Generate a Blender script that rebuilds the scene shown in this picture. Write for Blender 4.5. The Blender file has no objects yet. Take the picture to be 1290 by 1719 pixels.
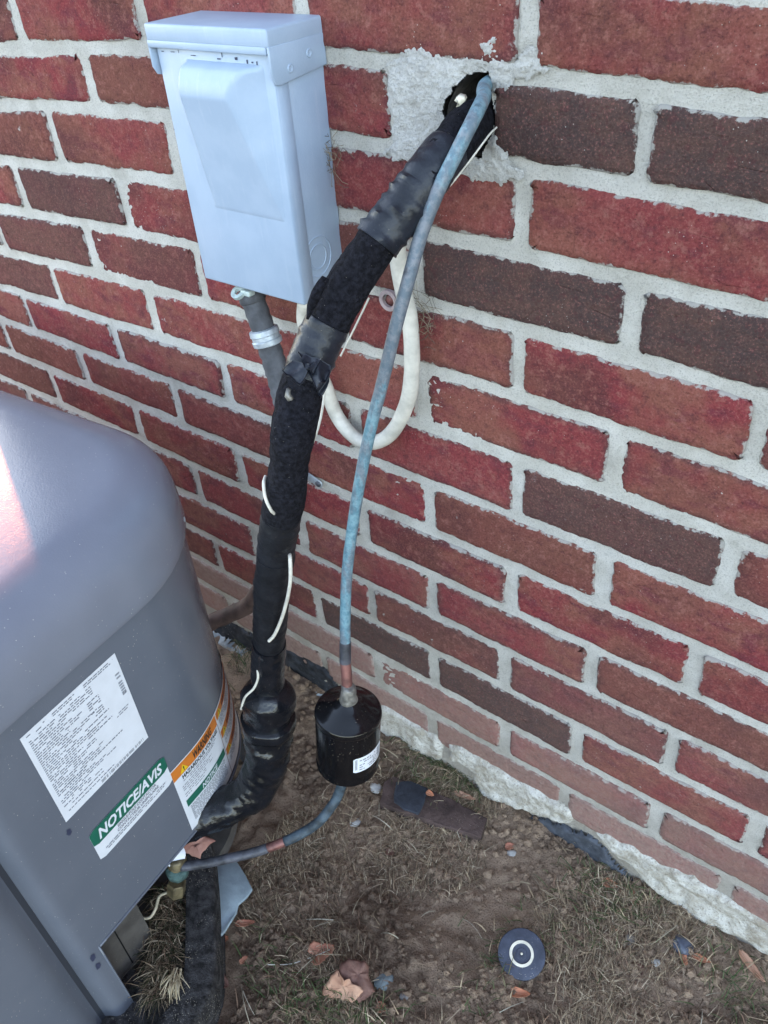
import bpy, bmesh, math, random
from mathutils import Vector, Matrix, noise
random.seed(7)
PI = math.pi
scene = bpy.context.scene
COL = scene.collection

# ------------------------------------------------------------------ camera, sky, sun, exposure
CAM = Vector((0.326983, -0.585638, 1.062306))
RW = ((0.79513, 0.602603, -0.068103), (0.332945, -0.52764, -0.781501), (-0.506869, 0.59872, -0.620176))  # right, down, forward
FPX = 1385.38
cam = bpy.data.cameras.new('camera'); cam_ob = bpy.data.objects.new('camera', cam); COL.objects.link(cam_ob)
cam.sensor_width = 36; cam.lens = FPX / 1719 * 36
cam.clip_start = 0.02; cam.clip_end = 400
r_, d_, f_ = [Vector(v) for v in RW]
cam_ob.matrix_world = Matrix(((r_.x, -d_.x, -f_.x, CAM.x), (r_.y, -d_.y, -f_.y, CAM.y), (r_.z, -d_.z, -f_.z, CAM.z), (0, 0, 0, 1)))
scene.camera = cam_ob

SUN_DIR = Vector((-1.0, 0.43, 0)).normalized()
SUN_EL = math.radians(19)
sun = bpy.data.lights.new('sun', 'SUN'); sun.energy = 2.0; sun.angle = math.radians(0.6); sun.color = (0.66, 0.17, 0.07)
sun_ob = bpy.data.objects.new('sun', sun); COL.objects.link(sun_ob)
to_sun = Vector((SUN_DIR.x * math.cos(SUN_EL), SUN_DIR.y * math.cos(SUN_EL), math.sin(SUN_EL)))
sun_ob.rotation_euler = to_sun.to_track_quat('Z', 'Y').to_euler()
sun_ob.location = (-2, 2, 3)

world = bpy.data.worlds.new('World'); scene.world = world; world.use_nodes = True
wn = world.node_tree; bg = wn.nodes['Background']
sky = wn.nodes.new('ShaderNodeTexSky'); sky.sky_type = 'NISHITA'; sky.sun_disc = False
sky.sun_elevation = SUN_EL; sky.sun_rotation = math.atan2(SUN_DIR.x, SUN_DIR.y)
sky.dust_density = 0.3; sky.ozone_density = 1.0
hs = wn.nodes.new('ShaderNodeHueSaturation'); hs.inputs['Saturation'].default_value = 0.68
wn.links.new(sky.outputs[0], hs.inputs['Color']); wn.links.new(hs.outputs[0], bg.inputs[0])
bg.inputs[1].default_value = 0.15
vs = scene.view_settings
vs.view_transform = 'Standard'; vs.look = 'None'; vs.gamma = 1.0; vs.exposure = 2.78; vs.use_curve_mapping = False

# ------------------------------------------------------------------ measuring helpers
def ray(px, py):
    u, v = (px - 645) / FPX, (py - 859.5) / FPX
    return r_ * u + d_ * v + f_
def at_y(px, py, y):
    d = ray(px, py); return CAM + d * ((y - CAM.y) / d.y)
def at_z(px, py, z):
    d = ray(px, py); return CAM + d * ((z - CAM.z) / d.z)
def at_d(px, py, t):
    return CAM + ray(px, py) * t
def nz(p, s=1.0): return noise.noise(Vector(p) * s)

# ------------------------------------------------------------------ material helpers
class NT:
    def __init__(self, name, rough=0.6, spec=0.5):
        self.m = bpy.data.materials.new(name); self.m.use_nodes = True
        self.t = self.m.node_tree; self.b = self.t.nodes['Principled BSDF']
        self.b.inputs['Roughness'].default_value = rough
        self.b.inputs['Specular IOR Level'].default_value = spec
        self.co = None
    def n(self, typ, **kw):
        nd = self.t.nodes.new(typ)
        for k, v in kw.items(): setattr(nd, k, v)
        return nd
    def put(self, sock, v):
        if hasattr(v, 'is_linked') or isinstance(v, bpy.types.NodeSocket): self.t.links.new(v, sock)
        elif isinstance(v, (tuple, list)) and len(v) == 3 and sock.type == 'RGBA': sock.default_value = (*v, 1)
        else: sock.default_value = v
    def obj(self):
        if self.co is None: self.co = self.n('ShaderNodeTexCoord').outputs['Object']
        return self.co
    def noise(self, scale, detail=4, rough=0.6, co=None, dist=0.0):
        nd = self.n('ShaderNodeTexNoise'); nd.inputs['Scale'].default_value = scale
        nd.inputs['Detail'].default_value = detail; nd.inputs['Roughness'].default_value = rough
        nd.inputs['Distortion'].default_value = dist
        self.put(nd.inputs['Vector'], co if co is not None else self.obj()); return nd.outputs['Fac']
    def voro(self, scale, co=None, feature='F1', rnd=1.0):
        nd = self.n('ShaderNodeTexVoronoi', feature=feature); nd.inputs['Scale'].default_value = scale
        nd.inputs['Randomness'].default_value = rnd
        self.put(nd.inputs['Vector'], co if co is not None else self.obj()); return nd.outputs['Distance']
    def ramp(self, fac, a, b, lo=0.0, hi=1.0):
        nd = self.n('ShaderNodeMapRange', interpolation_type='SMOOTHSTEP')
        for i, v in zip(('From Min', 'From Max', 'To Min', 'To Max'), (a, b, lo, hi)): nd.inputs[i].default_value = v
        self.put(nd.inputs['Value'], fac); return nd.outputs[0]
    def mix(self, fac, a, b):
        nd = self.n('ShaderNodeMix', data_type='RGBA')
        self.put(nd.inputs[0], fac); self.put(nd.inputs[6], a); self.put(nd.inputs[7], b); return nd.outputs[2]
    def math(self, op, a, b=0.0, c=0.0):
        nd = self.n('ShaderNodeMath', operation=op)
        self.put(nd.inputs[0], a); self.put(nd.inputs[1], b); self.put(nd.inputs[2], c); return nd.outputs[0]
    def attr(self, name, typ='OBJECT'):
        nd = self.n('ShaderNodeAttribute', attribute_type=typ); nd.attribute_name = name; return nd
    def bump(self, h, dist=0.001, strength=1.0, prev=None):
        nd = self.n('ShaderNodeBump'); nd.inputs['Distance'].default_value = dist; nd.inputs['Strength'].default_value = strength
        self.put(nd.inputs['Height'], h)
        if prev is not None: self.t.links.new(prev, nd.inputs['Normal'])
        return nd.outputs[0]
    def done(self, color=None, rough=None, normal=None, **kw):
        if color is not None: self.put(self.b.inputs['Base Color'], color)
        if rough is not None: self.put(self.b.inputs['Roughness'], rough)
        if normal is not None: self.put(self.b.inputs['Normal'], normal)
        for k, v in kw.items(): self.put(self.b.inputs[k.replace('_', ' ')], v)
        return self.m

def simple(name, col, rough=0.6, spec=0.5, var=0.0, scale=60, bumpd=0.0, bscale=300, metallic=0.0, fleck=0.0, fleckcol=(.55, .5, .42), fscale=420):
    k = NT(name, rough, spec)
    c = col
    if var:
        n1 = k.noise(scale, 5)
        c = k.mix(k.ramp(n1, .3, .7), tuple(x * (1 - var) for x in col), tuple(min(1, x * (1 + var)) for x in col))
    if fleck:
        f1 = k.ramp(k.voro(fscale), fleck * .7, fleck, 1, 0)
        f2 = k.ramp(k.noise(25, 3), .45, .6)
        c = k.mix(k.math('MULTIPLY', f1, f2), c, fleckcol)
    nrm = k.bump(k.noise(bscale, 5, .65), bumpd) if bumpd else None
    return k.done(color=c, normal=nrm, Metallic=metallic)

# ---- brick
k = NT('brick', 0.92, 0.08)
sd = k.attr('seed').outputs['Fac']
cmb = k.n('ShaderNodeCombineXYZ')
for i, q in enumerate((13.1, 7.7, 3.3)): k.put(cmb.inputs[i], k.math('MULTIPLY', sd, q))
va = k.n('ShaderNodeVectorMath', operation='ADD'); k.put(va.inputs[0], k.obj()); k.put(va.inputs[1], cmb.outputs[0])
co = va.outputs[0]
sc2 = k.n('ShaderNodeVectorMath', operation='MULTIPLY'); k.put(sc2.inputs[0], co); sc2.inputs[1].default_value = (1, 1, 1.7)
blot = k.noise(13, 3, .55, co)
blot2 = k.noise(30, 5, .6, sc2.outputs[0])
base = k.mix(k.ramp(blot, .40, .60), (.262, .052, .058), (.26, .098, .074))
base = k.mix(k.ramp(blot2, .48, .66, 0, .75), base, (.165, .040, .056))
hue = k.attr('hue').outputs['Fac']
base = k.mix(k.math('MULTIPLY', hue, .85), base, (.19, .080, .060))
big = k.noise(7.5, 2, .5, co)
base = k.mix(k.ramp(big, .52, .68, 0, .7), base, (.125, .052, .048))
base = k.mix(k.ramp(big, .46, .32, 0, .45), base, (.30, .105, .085))
dk = k.attr('dark').outputs['Fac']
dcol = k.mix(k.ramp(blot2, .4, .65), (.082, .058, .055), (.115, .070, .060))
base = k.mix(dk, base, dcol)
eg = k.attr('edge', 'GEOMETRY').outputs['Fac']
burn = k.attr('burn').outputs['Fac']
en = k.noise(38, 4, .6, co)
emask = k.ramp(k.math('ADD', eg, k.math('MULTIPLY_ADD', en, 1.1, -.55)), .35, .95)
base = k.mix(k.math('MULTIPLY', k.math('MULTIPLY', emask, burn), .6), base, (.085, .05, .05))
mott = k.noise(115, 4, .7, co)
base = k.mix(k.math('MULTIPLY', k.ramp(mott, .52, .66, 0, .5), k.math('MULTIPLY_ADD', dk, -.8, 1.0)), base, (.36, .16, .13))
base = k.mix(k.ramp(mott, .46, .34, 0, .5), base, (.11, .042, .045))
# mineral grains: dark pits and pale specks
gr = k.noise(520, 3, .75, co)
base = k.mix(k.ramp(gr, .50, .72, 0, .7), base, (.085, .030, .030))
base = k.mix(k.ramp(gr, .48, .28, 0, .5), base, (.42, .17, .15))
sp = k.ramp(k.voro(210, co), .055, .10, 1, 0)
spm = k.ramp(k.noise(14, 3, .6, co), .50, .62)
base = k.mix(k.math('MULTIPLY', sp, spm), base, (.58, .55, .50))
# thin mortar smears along ragged edges and splashes
sm = k.noise(95, 5, .65, co)
smear = k.ramp(k.math('ADD', k.math('MULTIPLY', eg, .62), k.math('MULTIPLY', sm, .8)), .95, 1.03)
base = k.mix(k.math('MULTIPLY', smear, .85), base, (.47, .455, .42))
splash = k.math('MULTIPLY', k.ramp(k.noise(60, 6, .7, co), .66, .72), k.attr('splash').outputs['Fac'])
base = k.mix(splash, base, (.52, .50, .47))
# soil splash dust on lowest courses
du = k.attr('dust').outputs['Fac']
dn = k.noise(160, 5, .7, co)
base = k.mix(k.math('MULTIPLY', du, k.ramp(dn, .25, .75, .55, 1.0)), base, (.40, .30, .26))
h1 = k.noise(240, 7, .74, co)
crk = k.voro(26, sc2.outputs[0], 'DISTANCE_TO_EDGE')
crk = k.ramp(crk, 0.0, 0.03)
crn = k.ramp(k.noise(17, 3, .6, co), .55, .66)
h2 = k.math('MULTIPLY', k.math('SUBTRACT', 1.0, crk), crn)
drag = k.n('ShaderNodeVectorMath', operation='MULTIPLY'); k.put(drag.inputs[0], co); drag.inputs[1].default_value = (1, 1, .28)
h3 = k.noise(260, 4, .6, drag.outputs[0])
h4 = k.noise(55, 3, .55, co)
hh = k.math('ADD', k.math('ADD', k.math('SUBTRACT', h1, k.math('MULTIPLY', h2, .22)), k.math('MULTIPLY', h3, .35)), k.math('MULTIPLY', h4, .8))
base = k.mix(k.math('MULTIPLY', h2, .2), base, (.07, .035, .035))
BRICK = k.done(color=base, normal=k.bump(hh, .0050, 1.0))

def mortar_mat(name, c1, c2, dark=.35):
    k = NT(name, 0.95, 0.15)
    a = k.noise(720, 4, .75); b = k.noise(22, 5, .6); c = k.noise(260, 4, .65)
    col = k.mix(k.ramp(b, .35, .65), c1, c2)
    col = k.mix(k.ramp(a, .48, .72, 0, .6), col, tuple(x * dark for x in c1))
    col = k.mix(k.ramp(a, .46, .28, 0, .6), col, (.74, .73, .70))
    col = k.mix(k.ramp(k.noise(9, 5, .65), .54, .70, 0, .45), col, (.36, .335, .29))
    # low courses are stained by soil
    sx = k.n('ShaderNodeSeparateXYZ'); k.put(sx.inputs[0], k.n('ShaderNodeNewGeometry').outputs['Position'])
    zz = k.math('ADD', sx.outputs[2], k.math('MULTIPLY_ADD', b, .16, -.08))
    col = k.mix(k.ramp(zz, .22, .04, 0, .55), col, (.30, .255, .205))
    hh = k.math('ADD', a, k.math('MULTIPLY', c, .5))
    return k.done(color=col, normal=k.bump(hh, .0042, 1.0))
MORTAR = mortar_mat('mortar', (.64, .615, .555), (.78, .755, .70))
PATCH = mortar_mat('mortar_patch', (.60, .585, .555), (.76, .75, .72))
k = NT('parging', .95, .15)
a = k.noise(60, 6, .65); b = k.noise(400, 3, .7)
c = k.mix(k.ramp(a, .35, .68), (.60, .585, .54), (.36, .33, .275)); c = k.mix(k.ramp(b, .52, .68, 0, .75), c, (.20, .18, .15)); c = k.mix(k.ramp(k.noise(24, 5, .65), .54, .68, 0, .6), c, (.26, .22, .17))
PARGE = k.done(color=c, normal=k.bump(k.math('ADD', a, k.math('MULTIPLY', b, .35)), .006, 1.0))

# ---- soil
k = NT('soil', .97, .1)
a = k.noise(5, 5, .6); b = k.noise(60, 6, .7); c_ = k.noise(480, 4, .7)
col = k.mix(k.ramp(a, .38, .62), (.185, .127, .090), (.41, .295, .21))
col = k.mix(k.ramp(b, .45, .68, 0, .8), col, (.40, .295, .21))
col = k.mix(k.ramp(c_, .54, .68, 0, .8), col, (.04, .028, .02))
col = k.mix(k.ramp(c_, .42, .26, 0, .7), col, (.42, .33, .25))
sx = k.n('ShaderNodeSeparateXYZ'); k.put(sx.inputs[0], k.n('ShaderNodeNewGeometry').outputs['Position'])
far = k.math('MAXIMUM', k.math('ABSOLUTE', sx.outputs[0]), k.math('MULTIPLY', sx.outputs[1], -1.15))
far = k.math('ADD', far, k.math('MULTIPLY', a, .5))
unseen_lawn = k.mix(k.ramp(b, .4, .62), (.042, .055, .022), (.10, .095, .045))  # unseen far ground, turned to dark lawn to cut bounce light
col = k.mix(k.ramp(far, 1.25, 1.7), col, unseen_lawn)
SOIL = k.done(color=col, normal=k.bump(k.math('ADD', b, k.math('MULTIPLY', c_, .6)), .006, 1.0))

k = NT('straw', .8, .2)
vc = k.attr('Col', 'GEOMETRY').outputs['Color']
STRAW = k.done(color=vc)

# ---- metals and plastics
def unit_paint(name, c1, c2):
    k = NT(name, .25, .5)
    f1 = k.ramp(k.voro(170), .055, .10, 1, 0); f2 = k.ramp(k.noise(18, 3), .44, .58)
    w1 = k.noise(7, 4, .55); w2 = k.noise(160, 5, .7)
    col = k.mix(k.ramp(w1, .35, .65), c1, c2)
    col = k.mix(k.ramp(w2, .62, .74, 0, .25), col, (.30, .29, .27))
    col = k.mix(k.math('MULTIPLY', f1, k.math('MULTIPLY', f2, .7)), col, (.52, .49, .43))
    return k.done(color=col, rough=k.ramp(w2, .3, .7, .16, .22), normal=k.bump(k.noise(600, 2), .00012), Specular_IOR_Level=.36)
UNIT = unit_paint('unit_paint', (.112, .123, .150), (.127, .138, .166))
UNIT_LIT = unit_paint('unit_paint_lit', (.168, .180, .218), (.188, .20, .24))  # same unit paint, lightened: the cover's extra skylight is in its colour
k = NT('box_paint', .42, .5)
w1 = k.noise(30, 5, .6)
strv = k.n('ShaderNodeVectorMath', operation='MULTIPLY'); k.put(strv.inputs[0], k.obj()); strv.inputs[1].default_value = (1, 1, .09)
w2 = k.noise(170, 4, .6, strv.outputs[0])
col = k.mix(k.ramp(w1, .35, .65), (.285, .36, .465), (.315, .39, .495))
col = k.mix(k.ramp(w2, .56, .74, 0, .16), col, (.50, .54, .60))
sx = k.n('ShaderNodeSeparateXYZ'); k.put(sx.inputs[0], k.obj())
BOXP = k.done(color=col, normal=k.bump(k.noise(500, 3), .00015))
BLUEDARK = simple('scuff_ink', (.03, .035, .07), .7)
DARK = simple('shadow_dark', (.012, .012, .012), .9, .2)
RECESS = simple('bare_panel', (.085, .078, .072), .6, .3, .25, 40, fleck=.12)
FOAM = simple('foam_insulation', (.0125, .0125, .017), .95, .12, .6, 260, .0045, 380, fleck=.05, fscale=260)
TAPE2 = simple('old_black_tape', (.009, .0095, .012), .42, .3, .3, 60, .0012, 120, fleck=.075, fscale=300, fleckcol=(.30, .24, .17))
TAPE = simple('black_tape', (.013, .015, .021), .34, .30, .3, 60, .0007, 160, fleck=.055, fscale=300)
PLAST = simple('black_plastic', (.008, .0085, .011), .17, .38, .3, 45, .0022, 42, fleck=.085, fscale=330, fleckcol=(.30, .24, .17))
k = NT('drier_enamel', .12, .42)
f1 = k.ramp(k.voro(330), .07, .15, 1, 0); f2 = k.ramp(k.noise(30, 3), .42, .62)
DRIER = k.done(color=k.mix(k.math('MULTIPLY', f1, f2), (.004, .004, .005), (.33, .27, .2)), rough=k.ramp(k.noise(80, 4), .3, .7, .10, .25))
k = NT('copper_patina', .55, .4)
a = k.noise(28, 5, .65); b = k.noise(170, 5, .7)
stv = k.n('ShaderNodeVectorMath', operation='MULTIPLY'); k.put(stv.inputs[0], k.obj()); stv.inputs[1].default_value = (1, 1, .35)
c_ = k.noise(90, 5, .65, stv.outputs[0])
sx = k.n('ShaderNodeSeparateXYZ'); k.put(sx.inputs[0], k.n('ShaderNodeNewGeometry').outputs['Position'])
teal = k.mix(k.ramp(b, .35, .65), (.085, .185, .235), (.185, .315, .365))
grey = k.mix(k.ramp(b, .4, .62), (.105, .135, .165), (.175, .19, .215))
# verdigris grows on the lower stretch and near the wall; the rest stays grey-blue
zl = k.math('ADD', sx.outputs[2], k.math('MULTIPLY_ADD', a, .22, -.11))
low = k.ramp(zl, .66, .74, 1, 0); top = k.ramp(zl, .86, .90, 0, 1)
tm = k.math('MAXIMUM', low, k.math('MULTIPLY', top, .75))
tm = k.math('MULTIPLY', tm, k.ramp(c_, .38, .56, .15, 1))
tm = k.math('MAXIMUM', tm, k.math('MULTIPLY', k.ramp(c_, .62, .68), .8))
col = k.mix(tm, grey, teal)
col = k.mix(k.ramp(k.noise(48, 6, .7), .60, .70, 0, .6), col, (.065, .055, .06))
COPPER = k.done(color=col, normal=k.bump(b, .0006), Metallic=.15)
STUB = simple('stub_patina', (.050, .070, .088), .55, .4, .6, 60, .0006, 170)
BAREC = simple('heated_copper', (.17, .075, .065), .45, .5, .5, 70, .0003, 300, metallic=.45)
DARKC = simple('dark_copper', (.06, .062, .075), .5, .5, .6, 60, .0004, 250, metallic=.2)
SOLDER = simple('solder', (.20, .19, .17), .45, .5, .5, 120, .0008, 240, metallic=.5)
BRASS = simple('weathered_brass', (.125, .10, .055), .5, .5, .45, 90, .0005, 250, metallic=.4)
VERDI = simple('verdigris', (.045, .08, .075), .8, .3, .5, 140, .0012, 260)
WHITEP = simple('white_cable', (.50, .475, .42), .5, .4, .22, 40, .0003, 120)
WIRE = simple('white_wire', (.56, .53, .46), .5, .4, .15, 60)
CONDUIT = simple('grey_conduit', (.075, .078, .088), .7, .3, .35, 50, .0006, 260)
CONDUITB = simple('brown_conduit', (.105, .07, .06), .7, .3, .35, 50, .0006, 200)
GALV = simple('galvanised', (.38, .42, .46), .45, .5, .3, 60, .0004, 200, metallic=.35)
LUG = simple('cast_lug', (.42, .50, .49), .5, .5, .3, 90, .0004, 200, metallic=.2)
RINGP = simple('clear_washer', (.34, .27, .27), .35, .5, .25, 90)
RUBBER = simple('pad_black', (.047, .045, .046), .92, .15, .6, 90, .0035, 380, fleck=.30, fscale=420, fleckcol=(.26, .235, .20))
CAPB = simple('cap_blue_black', (.052, .060, .088), .62, .35, .25, 60, .0004, 300, fleck=.15)
CAPW = simple('cap_ring_cream', (.70, .66, .55), .6, .3, .15, 80)
SLATE = simple('slate_sheet', (.27, .34, .385), .6, .4, .22, 26, .0006, 180, fleck=.05)
MEMB = simple('bitumen_membrane', (.026, .029, .036), .8, .3, .5, 60, .002, 90, fleck=.14, fscale=140, fleckcol=(.28, .29, .28))
MEMB2 = simple('slate_membrane', (.060, .068, .085), .85, .25, .4, 60, .002, 90, fleck=.1, fscale=160)
PALE = simple('pale_concrete', (.33, .36, .37), .9, .2, .3, 40, .002, 130)
PLATE1 = simple('buried_purple', (.070, .047, .042), .85, .25, .4, 30, .0025, 120, fleck=.1)
PLATE2 = simple('buried_navy', (.032, .037, .050), .75, .3, .35, 30, .0015, 120, fleck=.08)
LABELW = simple('label_white', (.66, .68, .72), .38, .5, .04, 40)
LABELG = simple('label_green', (.012, .115, .075), .4, .5, .08, 40)
LABELO = simple('label_orange', (.56, .17, .025), .4, .5, .08, 40)
LABELY = simple('label_yellow', (.72, .48, .02), .4, .5)
INK = simple('ink_black', (.02, .02, .022), .5)
INKG = simple('ink_grey', (.17, .18, .21), .5)
INKR = simple('ink_maroon', (.16, .03, .015), .5)
STONE = simple('pebble_grey', (.20, .185, .17), .8, .3, .3, 60, .001, 150)
STONEB = simple('pebble_blue', (.17, .20, .205), .75, .3, .3, 60, .001, 150)
STONEW = simple('pebble_pale', (.42, .41, .39), .85, .3, .3, 60, .001, 150)
def leafmat(name, c1, c2):
    k = NT(name, .62, .35)
    a = k.noise(45, 5, .6); b = k.noise(300, 4, .6)
    col = k.mix(k.ramp(a, .35, .65), c1, c2); col = k.mix(k.ramp(b, .58, .72, 0, .5), col, tuple(x * .45 for x in c1))
    return k.done(color=col, normal=k.bump(k.noise(110, 4), .0014))
LEAF_T = leafmat('leaf_tan', (.38, .20, .125), (.46, .27, .18))
LEAF_D = leafmat('leaf_brown', (.12, .060, .045), (.18, .09, .068))
LEAF_P = leafmat('leaf_pink_brown', (.27, .125, .10), (.36, .19, .155))
LEAF_O = leafmat('leaf_orange', (.50, .18, .09), (.42, .20, .12))
LEAF_R = leafmat('leaf_russet', (.33, .12, .075), (.40, .19, .12))

# ------------------------------------------------------------------ object helpers
def tag(o, label=None, cat=None, group=None, kind=None):
    if label: o['label'] = label
    if cat: o['category'] = cat
    if group: o['group'] = group
    if kind: o['kind'] = kind
    return o
def thing(name, label, cat, loc=(0, 0, 0), rz=0.0, group=None):
    o = bpy.data.objects.new(name, None); COL.objects.link(o)
    o.location = loc; o.rotation_euler = (0, 0, rz); o.empty_display_size = .03
    tag(o, label, cat, group); return o
def frame_of(o):
    while o.parent: o = o.parent
    return Matrix.Translation(o.location) @ Matrix.Rotation(o.rotation_euler.z, 4, 'Z')
def mk(name, verts, faces, mat, parent=None, smooth=True, local=False, col=None, mats=None, mi=None, loc=None):
    """one mesh object; verts are in world space unless local"""
    me = bpy.data.meshes.new(name)
    vs_ = [Vector(v) for v in verts]
    if parent is not None and not local:
        inv = frame_of(parent).inverted(); vs_ = [inv @ v for v in vs_]
    if loc is not None: vs_ = [v - Vector(loc) for v in vs_]
    me.from_pydata(vs_, [], faces)
    for m in (mats or [mat]): me.materials.append(m)
    if mi: me.polygons.foreach_set('material_index', mi)
    if smooth: me.polygons.foreach_set('use_smooth', [True] * len(me.polygons))
    if col:
        at = me.color_attributes.new('Col', 'FLOAT_COLOR', 'POINT')
        at.data.foreach_set('color', [c for v in col for c in (*v, 1)])
    me.validate(); me.update()
    o = bpy.data.objects.new(name, me); COL.objects.link(o)
    if parent is not None: o.parent = parent
    if loc is not None: o.location = loc
    return o
def sharp(o, ang=35):
    me = o.data; bm = bmesh.new(); bm.from_mesh(me)
    bmesh.ops.recalc_face_normals(bm, faces=bm.faces)
    for e in bm.edges:
        if len(e.link_faces) == 2 and e.calc_face_angle(0) > math.radians(ang): e.smooth = False
    bm.to_mesh(me); bm.free(); return o
def bev(o, w=.002, seg=2, ang=30):
    bm = bmesh.new(); bm.from_mesh(o.data)
    bmesh.ops.remove_doubles(bm, verts=bm.verts, dist=1e-6)
    bmesh.ops.recalc_face_normals(bm, faces=bm.faces)
    es = [e for e in bm.edges if len(e.link_faces) == 2 and e.calc_face_angle(0) > math.radians(ang)]
    bmesh.ops.bevel(bm, geom=es, offset=w, segments=seg, affect='EDGES', profile=.5)
    bm.to_mesh(o.data); bm.free()
    o.data.polygons.foreach_set('use_smooth', [True] * len(o.data.polygons))
    return sharp(o, 50)

def catmull(pts, step):
    pts = [Vector(p) for p in pts]
    ext = [pts[0] * 2 - pts[1]] + pts + [pts[-1] * 2 - pts[-2]]
    out = []
    for i in range(1, len(ext) - 2):
        p0, p1, p2, p3 = ext[i - 1:i + 3]
        n = max(2, int((p2 - p1).length / step))
        for j in range(n):
            t = j / n
            out.append(.5 * ((2 * p1) + (p2 - p0) * t + (2 * p0 - 5 * p1 + 4 * p2 - p3) * t * t + (3 * p1 - p0 - 3 * p2 + p3) * t ** 3))
    out.append(pts[-1]); return out
def tube_geo(path, rad, n=20, cap=True, wob=None, flat=None):
    """path: list of points; rad: number or f(t, i); wob(p, ang, t) adds to the radius"""
    V, F = [], []
    m = len(path)
    tan = [(path[min(i + 1, m - 1)] - path[max(i - 1, 0)]).normalized() for i in range(m)]
    up = Vector((0, 0, 1)) if abs(tan[0].z) < .8 else Vector((1, 0, 0))
    u = (up - tan[0] * up.dot(tan[0])).normalized()
    for i in range(m):
        t = i / (m - 1); T = tan[i]
        u = (u - T * u.dot(T)).normalized(); w = T.cross(u)
        r = rad(t) if callable(rad) else rad
        for j in range(n):
            a = 2 * PI * j / n
            rr = r
            dirv = u * math.cos(a) + w * math.sin(a)
            if flat: dirv = u * math.cos(a) * flat[0] + w * math.sin(a) * flat[1]
            if wob: rr += wob(path[i] + dirv * r, a, t)
            V.append(path[i] + dirv * rr)
    for i in range(m - 1):
        for j in range(n):
            F.append((i * n + j, i * n + (j + 1) % n, (i + 1) * n + (j + 1) % n, (i + 1) * n + j))
    if cap:
        F.append(tuple(range(n))[::-1]); F.append(tuple((m - 1) * n + j for j in range(n)))
    return V, F
def tube(name, pts, rad, mat, parent=None, step=.006, n=18, wob=None, **kw):
    V, F = tube_geo(catmull(pts, step), rad, n, True, wob)
    return sharp(mk(name, V, F, mat, parent, **kw), 60)
def lathe_geo(axis_p, axis_d, prof, n=32, wob=None):
    """prof: list of (distance along axis, radius)"""
    A = Vector(axis_p); D = Vector(axis_d).normalized()
    up = Vector((0, 0, 1)) if abs(D.z) < .9 else Vector((1, 0, 0))
    u = (up - D * up.dot(D)).normalized(); w = D.cross(u)
    V, F = [], []
    for (h, r) in prof:
        for j in range(n):
            a = 2 * PI * j / n
            rr = r + (wob(h, a) if wob and r > 1e-5 else 0)
            V.append(A + D * h + (u * math.cos(a) + w * math.sin(a)) * rr)
    for i in range(len(prof) - 1):
        for j in range(n):
            F.append((i * n + j, i * n + (j + 1) % n, (i + 1) * n + (j + 1) % n, (i + 1) * n + j))
    F.append(tuple(range(n))[::-1]); F.append(tuple((len(prof) - 1) * n + j for j in range(n)))
    return V, F
def lathe(name, p, d, prof, mat, parent=None, n=32, wob=None, ang=40):
    V, F = lathe_geo(p, d, prof, n, wob); return sharp(mk(name, V, F, mat, parent), ang)
def box_geo(x0, x1, y0, y1, z0, z1):
    V = [(x, y, z) for z in (z0, z1) for y in (y0, y1) for x in (x0, x1)]
    F = [(0, 2, 3, 1), (4, 5, 7, 6), (0, 1, 5, 4), (2, 6, 7, 3), (0, 4, 6, 2), (1, 3, 7, 5)]
    return V, F
def prism_geo(poly, off):
    """polygon (list of Vectors) extruded by vector off"""
    n = len(poly); off = Vector(off)
    V = [Vector(p) for p in poly] + [Vector(p) + off for p in poly]
    F = [tuple(range(n)), tuple(range(2 * n - 1, n - 1, -1))] + [(i, n + i, n + (i + 1) % n, (i + 1) % n) for i in range(n)]
    return V, F
def join_geo(parts):
    V, F = [], []
    for v, f in parts:
        o = len(V); V += list(v); F += [tuple(i + o for i in q) for q in f]
    return V, F
def inside(p, poly):
    x, y = p; c = False; n = len(poly); j = n - 1
    for i in range(n):
        xi, yi = poly[i]; xj, yj = poly[j]
        if (yi > y) != (yj > y) and x < (xj - xi) * (y - yi) / (yj - yi) + xi: c = not c
        j = i
    return c
def dist_poly(p, poly):
    best = 9; px, py = p; n = len(poly)
    for i in range(n):
        ax, ay = poly[i]; bx, by = poly[(i + 1) % n]
        dx, dy = bx - ax, by - ay; L = dx * dx + dy * dy
        t = max(0, min(1, ((px - ax) * dx + (py - ay) * dy) / L)) if L > 0 else 0
        best = min(best, math.hypot(px - ax - t * dx, py - ay - t * dy))
    return best

# ------------------------------------------------------------------ ground
PLATE = [at_z(x, y, .012) for x, y in [(655, 1302), (818, 1372), (808, 1405), (637, 1350)]]
def ground_h(x, y):
    p = Vector((x, y, 0))
    near = 1.0 if (-1.3 < x < 1.0 and -1.3 < y) else .5
    h = .010 * noise.noise(p * 6 + Vector((3, 1, 0))) + .006 * noise.noise(p * 19) + near * .0055 * noise.noise(p * 55) + near * .0042 * noise.noise(p * 120)
    # soil banks up a little against the wall and is trodden lower under the drier
    h += .012 * math.exp(-((y + .0) / .05) ** 2) * (.5 + noise.noise(p * 9))
    h -= .010 * math.exp(-((x + .12) ** 2 + (y + .2) ** 2) / .012)
    h += .02 * math.exp(-((x + .38) ** 2 / .03 + (y + .03) ** 2 / .004))
    return h
def axis(lo, hi, step, far):
    a = []; v = lo
    while v < hi + 1e-9: a.append(v); v += step
    g = step; b = hi
    while b < far: g *= 1.28; b += g; a.append(b)
    g = step; b = lo; pre = []
    while b > -far: g *= 1.28; b -= g; pre.append(b)
    return pre[::-1] + a
gx = axis(-.62, .66, .005, 120); gy = axis(-.72, .02, .005, 120)
V = [(x, y, ground_h(x, y)) for y in gy for x in gx]
nx = len(gx)
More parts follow.
